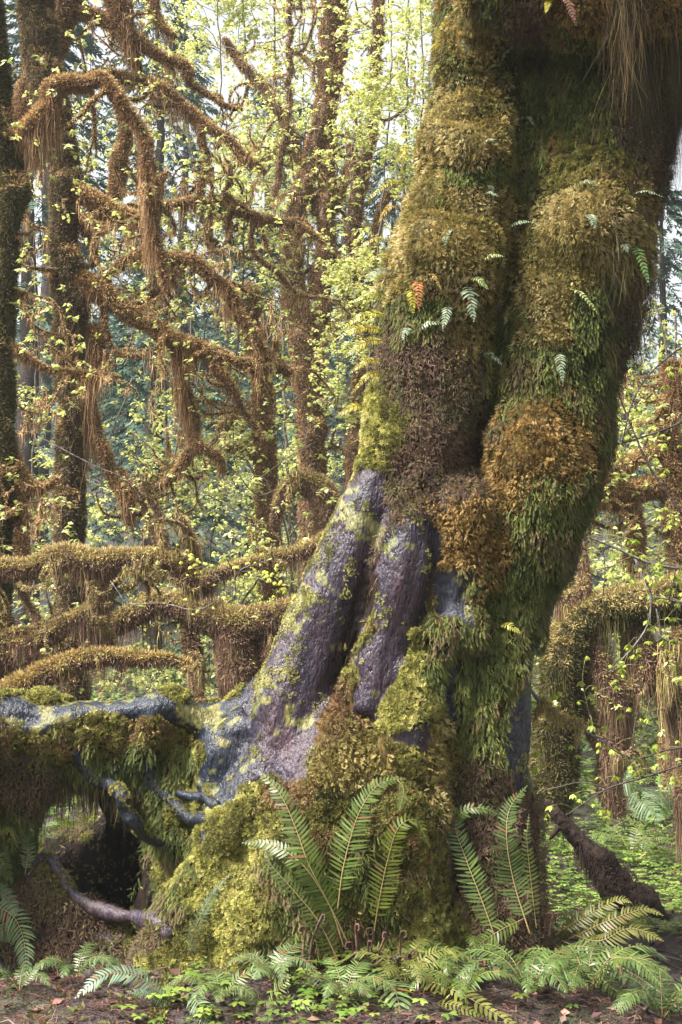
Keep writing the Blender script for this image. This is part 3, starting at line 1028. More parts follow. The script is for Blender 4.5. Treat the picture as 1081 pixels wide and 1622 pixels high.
for a, b_, w_ in [((460, 1545), (440, 1570), .06), ((392, 1605), (410, 1590), .05), ((500, 1590), (470, 1590), .07), ((430, 1640), (425, 1610), .05), ((380, 1570), (405, 1580), .05)]:
    frond(fern, [(425, 1600, 5.15), (*b_, 5.12), (*a, 5.1)], w_, n=14, col=(.18, .24, .09), face=UPF, rach=(.35, .06, .03), blunt=True)
fern = thing('sword_fern', 'silvery fern frond lying flat by the bottom left of the mossy base', 'fern', P(260, 1590, 5.2), 'ferns on the forest floor')
frond(fern, [(262, 1580, 5.2), (215, 1545, 5.18), (165, 1545, 5.15), (120, 1580, 5.1)], .065, n=30, col=(.17, .27, .17), face=UPF, blunt=True, stalk=.03)
frond(fern, [(270, 1590, 5.2), (235, 1575, 5.15), (200, 1570, 5.12)], .045, n=20, col=(.17, .27, .17), face=UPF, stalk=.03)
frond(fern, [(300, 1570, 5.15), (315, 1590, 5.1), (330, 1622, 5.05)], .06, n=16, col=(.19, .29, .16), face=UPF, blunt=True, stalk=.05)
fern = thing('sword_fern', 'green fern hanging its fronds at the left edge beside the mossy mound', 'fern', P(-20, 1440, 5.6), 'ferns on the forest floor')
for pts, w_ in [([(-20, 1430, 5.6), (20, 1450, 5.5), (38, 1490, 5.45), (42, 1545, 5.4)], .075), ([(-30, 1400, 5.65), (10, 1420, 5.55), (25, 1450, 5.5)], .06), ([(-40, 1470, 5.6), (0, 1470, 5.5), (20, 1490, 5.45)], .06), ([(-30, 1350, 5.7), (0, 1360, 5.6), (20, 1400, 5.6)], .05)]:
    frond(fern, pts, w_, n=24, col=(.12, .19, .07), blunt=True)
fern = thing('sword_fern', 'slim upright fern with narrow blue green fronds growing from the yellow moss', 'fern', P(300, 1510, 5.3), 'ferns on the forest floor')
frond(fern, [(298, 1515, 5.3), (310, 1470, 5.22), (335, 1420, 5.2), (365, 1385, 5.22)], .055, n=34, col=(.12, .19, .10))
frond(fern, [(320, 1520, 5.28), (315, 1490, 5.2), (300, 1460, 5.2)], .03, n=16, col=(.2, .2, .05))
fern = thing('sword_fern', 'dark fern half hidden in the hollow behind the arching left root', 'fern', P(60, 1370, 6.15), 'ferns on the forest floor')
frond(fern, [(45, 1385, 6.1), (70, 1355, 6.0), (112, 1310, 6.0)], .06, n=26, col=(.07, .12, .06))
frond(fern, [(40, 1385, 6.1), (45, 1340, 6.0), (30, 1310, 6.0)], .05, n=22, col=(.09, .15, .06))
fern = thing('sword_fern', 'bright yellow green fern seen through the gap under the left root', 'fern', P(130, 1335, 7.6), 'ferns on the forest floor')
for a, b_ in [((95, 1290), (110, 1315)), ((150, 1275), (140, 1310)), ((170, 1300), (150, 1320)), ((125, 1270), (128, 1310)), ((80, 1310), (100, 1325))]:
    frond(fern, [(130, 1340, 7.6), (*b_, 7.5), (*a, 7.45)], .08, n=20, col=(.30, .34, .03))
fern = thing('sword_fern', 'large fern lying over the clover behind the big tree at right', 'fern', P(1040, 1290, 10.5), 'ferns on the forest floor')
for pts in ([(1085, 1270, 10.6), (1050, 1265, 10.4), (1020, 1275, 10.3), (1000, 1290, 10.2)], [(1000, 1250, 10.4), (1030, 1280, 10.2), (1045, 1300, 10.1)], [(1040, 1300, 10.6), (1060, 1260, 10.5), (1090, 1240, 10.5)], [(960, 1240, 10.6), (990, 1235, 10.4), (1020, 1260, 10.4)]):
    frond(fern, pts, .17, n=30, col=(.16, .25, .12), blunt=True)

def fern_clump(label, x, y, Y, n, L, col, wd=.075, a0=0, a1=6.28):
    o_ = P(x, y, Y)
    o_[2] = gh(o_[0], o_[1]) + .01
    t = thing('sword_fern', label, 'fern', o_, 'ferns on the forest floor')
    for k in range(n):
        a = a0 + (a1 - a0) * (k + R.uniform(.1, .9)) / n
        l = L * R.uniform(.75, 1.2)
        d = np.array([math.cos(a), math.sin(a), 0])
        pts = [o_, o_ + d * l * .3 + [0, 0, l * .38], o_ + d * l * .7 + [0, 0, l * .48], o_ + d * l * 1.05 + [0, 0, l * .3]]
        frond(t, pts, wd * R.uniform(.8, 1.1), n=26, col=np.array(col) * .75 * R.uniform(.8, 1.2), face=(0, -.3, 1.), raw=True, blunt=True, droop=.25, rj=.18)


fern_clump('low fern tucked under the two drooping fronds right of the base', 745, 1540, 5.75, 6, .22, (.09, .15, .03), .055)
fern_clump('bushy fern at the bottom right between litter and muddy path', 930, 1580, 5.45, 9, .34, (.10, .16, .035))
fern_clump('olive fern spilling toward the clover beside the broken snag', 960, 1470, 6.6, 8, .38, (.15, .17, .03))
fern_clump('feathery yellowish fern behind the wide fern by the path', 880, 1440, 6.5, 7, .30, (.16, .18, .03))
fern_clump('fern at the bottom edge below the clover leaves', 545, 1625, 5.2, 7, .22, (.13, .20, .06), .06)
fern_clump('dark fern at the bottom edge just right of the curling pale frond', 730, 1625, 5.2, 6, .22, (.09, .15, .03), .06)
fern_clump('fern growing through clover far behind the snag', 1000, 1330, 10.2, 7, .45, (.13, .2, .05), .09)
fern_clump('fern on the floor behind the left root, near the hanging strands', 250, 1085, 9.0, 8, .40, (.14, .22, .06), .08)
fern_clump('broad pale fern at the bottom edge between clover patches, left of centre', 430, 1600, 5.3, 7, .22, (.15, .22, .09), .06)
fern_clump('yellow green fern over the litter under the centre fiddleheads', 640, 1590, 5.3, 7, .24, (.16, .19, .04), .06)
fern_clump('dark glossy fern at the bottom edge right of centre', 840, 1615, 5.3, 8, .28, (.08, .14, .035), .07)
fern_clump('leafy fern at the bottom edge left of the rusty stalked fan', 350, 1622, 5.15, 7, .2, (.13, .2, .06), .055)
fern_clump('fern at the very bottom right corner over mud', 1050, 1622, 5.3, 7, .3, (.09, .15, .04), .07)
fern_clump('fern leaning on the trunk foot between fiddleheads and drooping fronds', 700, 1560, 5.45, 6, .24, (.08, .13, .03), .055)
fern_clump('green fern at the foot of the left mound above bare litter', 120, 1560, 5.5, 6, .22, (.09, .15, .05), .055)
fern_clump('small fern in the dark corner below the left mound', 30, 1600, 5.35, 5, .2, (.09, .15, .05), .05)

# little ferns rooted in the moss of the trunk: (x, y, dx, dy, width, colour, label)
LIC = [
    (700, 395, 12, -22, .022, BLU, 'tiny pale fern upright on the golden swelling of the left column'),
    (738, 448, 8, 55, .045, BLU, 'pale green fern hanging below the golden swelling of the left column'),
    (742, 440, 24, 20, .03, PALE, 'short fern fan beside the hanging pale fern on the left column'),
    (712, 480, -10, 40, .03, BLU, 'narrow white green fern drooping over the purple brown moss'),
    (655, 525, 40, -8, .025, BLU, 'flat pale fern across the top of the purple brown moss patch'),
    (650, 520, -12, 20, .025, BLU, 'pale fern tip pointing down at the left of the brown moss patch'),
    (760, 415, 30, -2, .02, PALE, 'thin fern stretching right toward the dark cleft'),
    (815, 370, 18, 45, .03, PALE, 'fern hanging in the mouth of the dark cleft between both columns'),
    (800, 365, 34, -6, .02, BLU, 'fern spreading sideways on top of the dark cleft'),
    (765, 560, 22, 18, .025, BLU, 'small pale fern low in the cleft between the two columns'),
    (882, 555, 4, 45, .03, BLU, 'bright pale fern hanging alone on the dark green right column'),
    (900, 455, 35, 40, .02, PALE, 'slender fern slanting down across the brown right swelling'),
    (820, 480, 10, 40, .03, (.12, .18, .06), 'green fern drooping from the golden moss below the cleft'),
    (808, 490, -10, 25, .02, (.14, .2, .06), 'short green fern left of the one below the cleft'),
    (1000, 385, 18, 60, .032, (.10, .2, .06), 'dark green fern hanging on the right edge of the right swelling'),
    (930, 340, 6, 25, .03, BLU, 'pale fern cup on the crown of the right swelling'),
    (980, 390, 8, 14, .03, BLU, 'small pale fern leaf at the right shoulder of the right swelling'),
    (910, 298, 28, 0, .025, BLU, 'pale fern lying flat above the right swelling'),
    (1000, 308, 38, 10, .014, BLU, 'thin grey green fern arching off the right side of the right column'),
    (1015, 360, 26, 20, .016, (.2, .25, .04), 'yellowish fern poking out at the far right of the swelling'),
    (760, 235, 20, -5, .015, BLU, 'tiny fern fleck on the middle of the upper left column'),
    (772, 295, 6, 22, .02, BLU, 'tiny pale fern halfway down the upper left column'),
    (762, 312, 22, 6, .018, BLU, 'small white green fern just above the golden swelling'),
    (790, 105, 20, -22, .018, BLU, 'pale curved fern high on the upper left column'),
    (740, 98, -8, -22, .02, BLU, 'bluish fern curling at the top left of the trunk'),
    (768, 118, 20, -4, .018, PALE, 'short bright fern under the pale curved fern near the top'),
    (830, 190, 10, 14, .018, BLU, 'little fern at the edge of the long dark groove'),
    (680, 270, 32, -6, .022, BLU, 'arched white fern on the left side of the upper swelling'),
    (650, 245, 30, -4, .022, PALE, 'fern bending right from the left rim of the upper swelling'),
    (870, 4, -8, 24, .025, YEL, 'yellow fern hanging from the moss at the very top of the trunk'),
    (890, -8, 14, 50, .03, (.15, .08, .06), 'withered brown fern hanging at the very top of the trunk'),
    (660, 440, 2, 48, .03, (.45, .10, .03), 'orange red withered fern on the left golden swelling'),
    (650, 450, 3, 45, .028, YEL, 'yellow fern beside the orange one on the golden swelling'),
    (676, 432, 18, 28, .018, (.4, .18, .06), 'short orange brown fern right of the orange red one'),
    (790, 988, 26, 12, .03, (.30, .36, .05), 'lime leafy sprig on the moss shelf low on the trunk'),
]
for k, (x, y, dx, dy, w_, cl, lab) in enumerate(LIC):
    p, n_ = hit(x, y)
    t = thing('small_fern', lab, 'fern', p, 'small ferns rooted in the moss of the trunk')
    s = p[1] / FPX
    e = p + np.array([dx * s, -.05, -dy * s])
    mid = (p + e) / 2 + np.array([0, -.03, .012])
    frond(t, [p, mid, p + (e - p) * 1.25], w_ * 1.15, n=13, col=np.minimum(np.array(cl) * 1.55, .4), raw=True, stalk=.12, rach=(.2, .16, .07), face=(.15 * dx / 20, -1, .6))
# ferns on the left rim, seen against the light
RIM = [
    (645, 240, -22, 30, .035, YEL, 'yellow fern at the rim beside the upper swelling'), (640, 240, -8, 44, .02, YEL, 'yellow fern hanging straight down at the upper rim'),
    (632, 280, -38, 22, .025, BLU, 'long whitish fern reaching left from the upper rim'), (634, 290, -56, 38, .03, YEL, 'long yellow fern reaching left below the whitish one'),
    (620, 330, -22, 30, .03, (.4, .25, .04), 'orange yellow fern on the rim above the golden swelling'), (622, 390, -60, 10, .022, YEL, 'arched yellow fern level with the golden swelling'),
    (618, 410, -52, 24, .02, YEL, 'second arched yellow fern just below the first arch'), (615, 432, -44, 26, .035, BLU, 'feathery pale fern on the left flank of the golden swelling'),
    (612, 480, -60, 6, .03, (.26, .28, .05), 'fern pointing level left under the golden swelling'), (606, 500, -66, 26, .035, (.3, .3, .04), 'broad yellow green fern drooping left under the golden swelling'),
    (604, 525, -78, 20, .04, YEL, 'wide yellow fern spreading left beside the purple moss'), (602, 540, -60, 34, .04, (.26, .26, .04), 'olive yellow fern below the wide yellow one'),
    (600, 575, -48, 22, .03, YEL, 'short yellow fern beside the purple brown moss'), (595, 590, -40, 40, .03, YEL, 'yellow fern falling down left of the brown moss'),
    (582, 650, -50, 14, .04, YEL, 'lone yellow fern low on the left rim above the bare bark'), (700, 40, -14, 40, .02, YEL, 'yellow fern hanging down by the top left of the trunk'),
    (695, 70, -34, 50, .02, YEL, 'yellow fern leaning out left near the top of the trunk'), (690, 110, -12, 30, .02, (.25, .28, .06), 'greenish fern by the top left rim of the trunk'),
    (706, 30, -10, 30, .02, YEL, 'small yellow fern in the top corner of the left rim'),
]
for x, y, dx, dy, w_, cl, lab in RIM:
    p, n_ = hit(x + 14, y)
    t = thing('small_fern', lab, 'fern', p, 'small ferns rooted in the moss of the trunk')
    s = p[1] / FPX
    e = p + np.array([(dx - 14) * s, -.06, -dy * s])
    mid = (p + e) / 2 + np.array([0, -.02, .03])
    frond(t, [p, mid + [0, -.02, 0], p + (e - p) * 1.0], w_ * .9, n=20, col=np.minimum(np.array(cl) * 1.3, .45), raw=True, stalk=.15, rach=(.25, .16, .05), face=(0, -1, .4), rj=.2)

# ------------------------------------------------------------------ mossy trees behind
ORG = [(.34, .20, .10), (.28, .16, .075), (.40, .26, .13), (.18, .11, .06)]
ORG_LIT = [(.58, .38, .18), (.50, .31, .13), (.60, .45, .24), (.42, .30, .11)]  # lighter version of ORG that paints limb tops as lit
OLI = [(.42, .33, .10), (.50, .38, .14), (.30, .26, .08), (.46, .28, .10)]
GLD = [(.50, .42, .17), (.42, .36, .11), (.34, .26, .11), (.48, .35, .16)]
BRN = [(.22, .14, .095), (.28, .17, .12), (.16, .11, .06), (.32, .21, .13)]
LIM = [(.50, .52, .15), (.58, .60, .22), (.42, .46, .12), (.62, .62, .32)]
DKM = [(.09, .09, .025), (.12, .10, .04), (.07, .06, .03), (.14, .12, .04)]


def coat(buf, c, r, pal, dens=1., hangl=.15, hdens=1., Y=12., top=None, fz=1.):
    """fur of moss around a limb and strands hanging under it"""
    v, f = tube(c, r, 8, .1)
    f = f[f[:, 2] != f[:, 3]]
    area = (np.linalg.norm(np.diff(c, axis=0), axis=1) * (r[1:] + r[:-1]) * np.pi).sum()
    px = Y / FPX * 1.585            # one pixel of the render
    n = int(area / (px * px) * 1.1 * dens) + 12
    p, n_ = sample_surface(v, f, n)
    out = nrmz(n_)
    ax = out * .8 + R.normal(0, .5, (n, 3)) + DOWN * .35
    s = R.uniform(.018, .05, n) * (.6 + .5 * min(1, float(np.mean(r)) / .06)) * fz
    cc = jit(pal, n, .22)
    if top is not None:  # paler fur on upper sides, partly light painted into the moss colour
        k = (out[:, 2] > .25) & (R.random(n) < .75)
        cc[k] = jit(top, int(k.sum()), .2)
    wd = max(px * .8, .004)
    tv = np.array([(0, -.5, 0), (0, .5, 0), (.55, .35, .08), (1, 0, 0)])
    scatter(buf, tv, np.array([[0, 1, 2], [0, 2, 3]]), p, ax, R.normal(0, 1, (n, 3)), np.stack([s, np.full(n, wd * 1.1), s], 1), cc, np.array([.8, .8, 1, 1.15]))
    nh = int(area / (px * px) * .18 * hdens)
    if nh:
        p, n_ = sample_surface(v, f, nh)
        k = n_[:, 2] < .3
        p, n_ = p[k], n_[k]
        cl = np.clip(vnoise(p * [1, 1, .1], 9, Y) * .75 + .45, .08, 1.2)
        L = .75 * hangl * cl ** 2.1 * R.uniform(.2, 1.3, len(p))
        ribbons(buf, p, n_, L, np.full(len(p), wd * .9), jit(pal, len(p), .3), out=.015, k=3, wob=.08)


def limb3(pts, Y, wob=.03):
    a = []
    for p in pts:
        yy = Y + (p[3] if len(p) > 3 else 0)
        a.append([*P(p[0], p[1], yy), p[2] * yy / FPX])
    s = spline(np.array(a), .045)
    c = s[:, :3].copy()
    k = np.stack([vnoise(c, 7, 1), vnoise(c, 6, 5), vnoise(c, 8, 9)], 1) * wob
    c += k * np.minimum(1, np.linspace(0, 6, len(c)))[:, None]
    return c, np.maximum(s[:, 3], .003)


def sidetwigs(c, r, n, L, Y, depth=2):
    """crooked side twigs of a limb"""
    out = []
    for _ in range(n):
        kx = nrmz(R.normal(0, 1, 3) * [.5, 1.2, .5]) * R.choice([-1, 1]) * R.uniform(.15, .6)
        i = R.integers(int(len(c) * .1), len(c))
        p = c[i]
        d = R.normal(0, 1, 3)
        d[1] *= .7
        d[2] = d[2] * .6 - .25
        d = nrmz(d)
        ln = L * R.uniform(.4, 1.5)
        pts = [p]
        for s in range(6):
            d = nrmz(d + np.cross(kx, d) + R.normal(0, .26, 3))
            pts.append(pts[-1] + d * ln / 5)
        cc = spline(np.array(pts), .04)
        rr = np.linspace(min(r[i] * .55, .022), .005, len(cc))
        out.append((cc, rr))
        if depth > 0 and ln > L * .5:
            out += sidetwigs(cc, rr, 2, L * .55, Y, depth - 1)
    return out


def leaf_clusters(buf, pos, size, pal=LIM, nl=6):
    n = len(pos)
    for k in range(nl):
        a = R.random(n) * 6.28
        el = R.uniform(-.9, .15, n)
        ax = np.stack([np.cos(a), np.sin(a), el], 1)
        sz = size * R.uniform(.6, 1.2, n)
        tv = np.array([(0, 0, 0), (.35, -.32, 0), (.45, .0, .06), (.35, .32, 0), (1, 0, -.12)])
        tf = np.array([[0, 1, 2], [0, 2, 3], [1, 4, 2], [2, 4, 3]])
        scatter(buf, tv, tf, pos + R.normal(0, .25, (n, 3)) * np.asarray(size)[..., None], ax, np.array([0, 0, 1.]) + R.normal(0, .35, (n, 3)), sz, jit(pal, n, .16), None)


def mossy_tree(label, Y, trunk, limbs, pal=ORG, top=ORG_LIT, hangl=.25, ntw=3, twL=.5, leaves=0, bark=(.07, .05, .025), name='mossy_tree', group='moss hung trees behind', dens=1., hd=1., tpal=None, cat='tree', lsize=.05):
    base = P(trunk[0][0], trunk[0][1], Y)
    base[2] = gh(base[0], Y)
    t = thing(name, label, cat, base, group)
    fur = Buf()
    tb = Buf()
    c, r = limb3(trunk, Y)
    add_tube(tb, c, r * .96, 14, np.array(bark) * 1.2, .1)
    tb.build('trunk', M_STEM, t, smooth=True)
    coat(fur, c, r, tpal or pal, .9 * dens, hangl, .3 * hd, Y, top)
    tips = []
    tw = sidetwigs(c, r * .5, ntw, twL, Y)
    for L_ in limbs:
        c, r = limb3(L_, Y)
        r = r * .9
        b = Buf()
        add_tube(b, c, r * .85, 9, np.array(bark) * 1.3, .2, Y)
        b.build('limb', M_STEM, t, smooth=True)
        coat(fur, c, r * .9, pal, dens, hangl, hd, Y, top)
        tw += sidetwigs(c, r, int(ntw * .6 + len(c) / 17), twL, Y)
    if tw:
        b = Buf()
        for c, r in tw:
            add_tube(b, c, r, 5, bark, .2)
            coat(fur, c, r, pal[:2] + (top or pal)[:3], .9 * dens, hangl * .55, hd, Y, None, .7)
            tips += [c[-1], c[len(c) // 2]]
        o = b.build('twigs', M_STEM, t)
        o['kind'] = 'stuff'
    fur.build('moss', M_MOSS, t, stuff=True)
    if leaves and tips:
        tips = np.array(tips)
        k = R.integers(0, len(tips), leaves)
        p = tips[k] + R.normal(0, .16, (leaves, 3))
        b = Buf()
        leaf_clusters(b, p, np.full(leaves, lsize), nl=6)
        b.build('leaves', M_LEAF, t, stuff=True)
    return t


mossy_tree('mossy tree at the left picture edge with a crooked limb arching over', 9.5,
    [(-10, 1230, 25), (-5, 900, 22), (5, 700, 18), (0, 560, 19), (8, 400, 17), (20, 300, 22), (0, 200, 22), (-20, 50, 26), (-30, -150, 26)],
    [[(-20, 255, 20), (40, 215, 20), (78, 172, 19), (86, 135, 16), (140, 130, 13), (165, 125, 12), (190, 158, 11), (215, 190, 10), (235, 260, 10), (241, 310, 11), (245, 380, 9), (255, 430, 6), (275, 470, 4)],
     [(0, 535, 10), (35, 555, 9), (70, 578, 6), (130, 588, 4), (190, 595, 3)],
     [(15, 690, 9), (28, 740, 10), (45, 770, 9), (70, 772, 7), (98, 752, 4)],
     [(-10, 715, 12), (14, 760, 11), (30, 800, 10), (37, 850, 11), (38, 905, 10)],
     [(0, 430, 6), (20, 460, 6), (40, 465, 3)],
     [(243, 300, 8), (262, 275, 6), (268, 272, 3)]],
    hangl=.42, ntw=4, twL=.45, tpal=DKM, leaves=150)
mossy_tree('dark trunked mossy tree with a long drooping limb and fern tufted elbow', 11.,
    [(118, 1200, 24), (112, 900, 23), (108, 780, 23), (115, 650, 18), (106, 560, 22), (112, 460, 26), (100, 380, 20), (104, 280, 22), (80, 150, 26), (60, 50, 28), (60, -200, 30)],
    [[(85, 450, 22), (110, 440, 26), (150, 455, 22), (190, 480, 15), (240, 515, 15), (280, 540, 16), (330, 560, 14), (370, 568, 9), (420, 567, 6), (440, 535, 3)],
     [(282, 550, 11), (290, 600, 12), (300, 650, 11), (315, 700, 10), (340, 725, 8), (352, 748, 5)],
     [(315, 700, 8), (290, 730, 9), (270, 760, 8), (235, 775, 7), (218, 768, 4)],
     [(335, 568, 12), (360, 610, 9), (385, 650, 5), (418, 690, 3)],
     [(178, 432, 8), (195, 415, 9), (230, 407, 10), (270, 407, 11), (310, 418, 12), (340, 440, 11), (370, 480, 11), (395, 520, 9), (412, 555, 8)],
     [(148, 515, 14), (154, 570, 15), (138, 620, 13), (150, 680, 13), (172, 740, 10), (200, 790, 12), (206, 830, 6)],
     [(190, 740, 5), (225, 800, 5), (248, 850, 5), (275, 900, 4)],
     [(165, 430, 9), (170, 480, 7), (168, 525, 6), (185, 555, 4), (230, 560, 3)],
     [(150, 420, 9), (145, 380, 7), (125, 350, 5)],
     [(110, 290, 12), (150, 320, 18), (195, 345, 20), (225, 342, 12)],
     [(295, 420, 5), (250, 455, 7), (222, 480, 6), (215, 470, 3)]],
    hangl=.5, ntw=4, twL=.6, leaves=330, tpal=BRN[:3] + DKM)
mossy_tree('leaning mossy tree whose limbs cross the upper left of the view', 12.2,
    [(-90, 1200, 30), (-70, 700, 28), (-10, 350, 28), (40, 200, 28), (75, 90, 26), (110, -20, 24), (150, -220, 24)],
    [[(95, 20, 12), (150, 25, 12), (200, 50, 11), (240, 78, 10), (290, 103, 10), (303, 128, 7)],
     [(60, 150, 12), (120, 125, 10), (180, 118, 10), (240, 130, 9), (290, 165, 10), (330, 195, 9), (370, 230, 8), (400, 255, 7), (422, 272, 4)],
     [(125, -80, 10), (160, -60, 10), (190, 10, 24), (200, 60, 18), (215, 105, 8)],
     [(120, 350, 12), (180, 345, 14), (235, 330, 10), (300, 318, 9), (350, 322, 9), (400, 340, 9), (450, 350, 8), (490, 365, 6), (512, 382, 3)],
     [(357, 306, 6), (335, 345, 6), (325, 392, 4)], [(357, 306, 6), (362, 345, 6), (364, 385, 4)], [(357, 306, 6), (400, 340, 5), (428, 395, 3)], [(357, 306, 5), (368, 262, 3)],
     [(320, 200, 7), (325, 250, 6), (318, 315, 5)],
     [(185, 130, 8), (195, 200, 10), (190, 270, 16), (180, 320, 9)],
     [(400, 340, 4), (405, 400, 4), (440, 440, 5), (480, 470, 3), (540, 480, 2)],
     [(160, -60, 9), (230, -20, 9), (260, 40, 7), (280, 60, 5)],
     [(300, 130, 5), (340, 160, 5), (385, 175, 3)]],
    hangl=.45, ntw=4, twL=.5, leaves=420)
mossy_tree('thin mossy tree with a knobbly top behind the drooping limb', 13.5,
    [(440, 1150, 16), (426, 850, 17), (420, 700, 16), (412, 600, 15), (400, 520, 17), (393, 480, 22), (402, 455, 14)],
    [[(412, 600, 8), (424, 572, 10), (445, 578, 12), (464, 592, 8)], [(420, 735, 9), (395, 714, 11), (365, 706, 11), (345, 718, 6), (328, 738, 3)],
     [(395, 640, 4), (365, 660, 6), (345, 680, 4)]],
    hangl=.35, ntw=3, twL=.5, leaves=200, bark=(.12, .08, .045))
mossy_tree('many stemmed maple with brown trunks rising in the middle distance', 15.5,
    [(500, 1150, 22), (495, 720, 21), (490, 600, 24), (474, 500, 20), (462, 420, 17), (470, 330, 15), (495, 250, 15), (520, 150, 17), (522, 60, 14), (530, -200, 12)],
    [[(500, 600, 12), (512, 480, 14), (517, 350, 16), (522, 200, 14)],
     [(560, 900, 18), (565, 700, 16), (580, 500, 15), (562, 350, 14), (590, 200, 10), (600, 0, 10), (610, -150, 8)],
     [(355, 60, 5), (382, 98, 8), (410, 128, 9), (440, 172, 10), (462, 220, 10), (485, 280, 9), (505, 340, 9)],
     [(520, 160, 9), (540, 100, 9), (545, 0, 8), (550, -150, 8)], [(430, 330, 5), (450, 230, 5), (460, 100, 5), (452, -80, 4)],
     [(530, 540, 7), (500, 450, 8), (505, 415, 8), (530, 400, 5)], [(560, 520, 8), (545, 440, 10), (530, 400, 10), (510, 380, 4)],
     [(580, 300, 6), (555, 260, 7), (545, 290, 6), (530, 340, 5)], [(620, 300, 6), (600, 340, 8), (592, 400, 8), (600, 440, 6)]],
    hangl=.3, ntw=5, twL=.8, leaves=900, bark=(.10, .075, .06), pal=ORG, top=ORG_LIT, lsize=.06)
mossy_tree('mossy stump like hump with a green cap beside the bare bark root', 10.2,
    [(520, 1150, 26), (522, 950, 24), (522, 860, 22), (516, 800, 22), (500, 772, 18), (470, 765, 15), (446, 785, 10), (438, 830, 6)],
    [[(515, 870, 9), (480, 862, 8), (465, 880, 6), (440, 888, 4)]],
    pal=BRN, top=GLD, hangl=.4, ntw=3, twL=.35, leaves=60, hd=1.6, name='mossy_stump', cat='stump')
mossy_tree('long level branch wrapped in golden moss with strands dangling below', 8.6,
    [(-60, 910, 17), (20, 900, 14), (60, 893, 16), (120, 888, 19), (180, 885, 17), (210, 885, 13), (250, 880, 14), (290, 895, 15), (320, 925, 17), (350, 905, 8), (380, 892, 8), (430, 888, 7), (480, 870, 8), (510, 860, 8), (540, 835, 7)],
    [[(192, 895, 15), (170, 930, 13), (130, 975, 15), (90, 1000, 14), (50, 1015, 10), (0, 1022, 8), (-60, 1030, 8)],
     [(20, 900, 6), (45, 950, 5), (70, 990, 5), (80, 1005, 4)],
     [(250, 885, 9), (262, 850, 7), (245, 800, 5), (225, 760, 4)],
     [(150, 970, 8), (165, 1000, 10), (180, 1020, 8), (192, 1060, 4)], [(155, 925, 6), (170, 905, 7)],
     [(300, 900, 6), (315, 890, 6), (300, 850, 6), (285, 820, 4)],
     [(0, 990, 5), (-30, 960, 6)], [(0, 1010, 9), (50, 990, 5), (100, 985, 3)]],
    pal=BRN, top=GLD, hangl=.42, ntw=3, twL=.3, leaves=40, name='mossy_branch', cat='branch', group='mossy fallen wood', hd=1.8, dens=1.3, lsize=.035)
mossy_tree('leaning moss shaggy trunk under the golden branch, brown curtains below it', 9.4,
    [(-80, 1060, 24), (0, 1040, 22), (60, 1028, 20), (160, 1000, 15), (230, 962, 16), (280, 957, 18), (330, 975, 24), (400, 985, 26), (450, 975, 20), (500, 960, 18)],
    [[(330, 960, 20), (372, 1000, 34), (380, 1050, 38), (385, 1120, 38), (385, 1250, 40)], [(300, 980, 12), (308, 1040, 14), (310, 1120, 12)], [(425, 980, 20), (430, 1030, 24), (430, 1100, 20), (435, 1200, 22)]],
    pal=BRN, top=GLD, hangl=.5, ntw=2, twL=.3, hd=2.2, name='fallen_trunk', cat='fallen trunk', group='mossy fallen wood')
mossy_tree('stubby olive mossy log rising at the left edge above the root', 7.8,
    [(-60, 1150, 18), (0, 1115, 20), (50, 1080, 18), (110, 1055, 14), (180, 1042, 10), (250, 1040, 7), (310, 1058, 4)], [],
    pal=BRN, top=OLI, hangl=.35, ntw=6, twL=.2, name='mossy_log', cat='log', group='mossy fallen wood', dens=1.3)
mossy_tree('shaggy dark tree mass right of the big trunk with thick moss curtains', 9.2,
    [(870, 1290, 30), (885, 1150, 34), (892, 1060, 34), (905, 1000, 30), (950, 965, 28), (1010, 960, 32), (1100, 940, 36), (1200, 930, 30)],
    [[(975, 1290, 16), (965, 1190, 22), (975, 1120, 26), (950, 1050, 28), (935, 1000, 22)], [(1000, 985, 20), (1020, 1040, 24), (1010, 1090, 20)], [(1100, 1290, 24), (1090, 1150, 26), (1060, 1090, 20), (1050, 1020, 20)],
     [(862, 920, 8), (890, 950, 12), (915, 948, 12), (925, 905, 8), (930, 860, 5)], [(900, 1080, 12), (940, 1150, 14), (965, 1200, 12)]],
    pal=BRN, top=GLD, tpal=DKM, hangl=.6, ntw=3, twL=.35, leaves=60, bark=(.07, .05, .03), hd=2.)
mossy_tree('rust coloured mossy tree in the gap right of the big trunk', 11.2,
    [(1100, 1290, 26), (1095, 1000, 24), (1075, 850, 20), (1062, 700, 17), (1064, 620, 17), (1062, 575, 15)],
    [[(870, 850, 14), (900, 800, 16), (950, 785, 22), (1000, 775, 22), (1060, 770, 20), (1120, 790, 18)], [(885, 800, 10), (905, 745, 12), (925, 690, 10), (960, 610, 5)], [(960, 790, 10), (985, 740, 12), (1030, 720, 12), (1075, 725, 12)],
     [(1060, 590, 6), (1040, 610, 5)], [(1000, 800, 12), (1010, 850, 14), (1000, 890, 10)]],
    pal=ORG, top=ORG_LIT, hangl=.4, ntw=5, twL=.5, leaves=260, hd=1.6, lsize=.055)
mossy_tree('pale mossy hump standing in clover at the right picture edge', 11.8,
    [(1075, 1270, 22), (1078, 1180, 30), (1100, 1130, 26), (1150, 1100, 24)], [], pal=ORG, top=GLD, hangl=.3, ntw=2, twL=.3, name='mossy_stump', cat='stump')

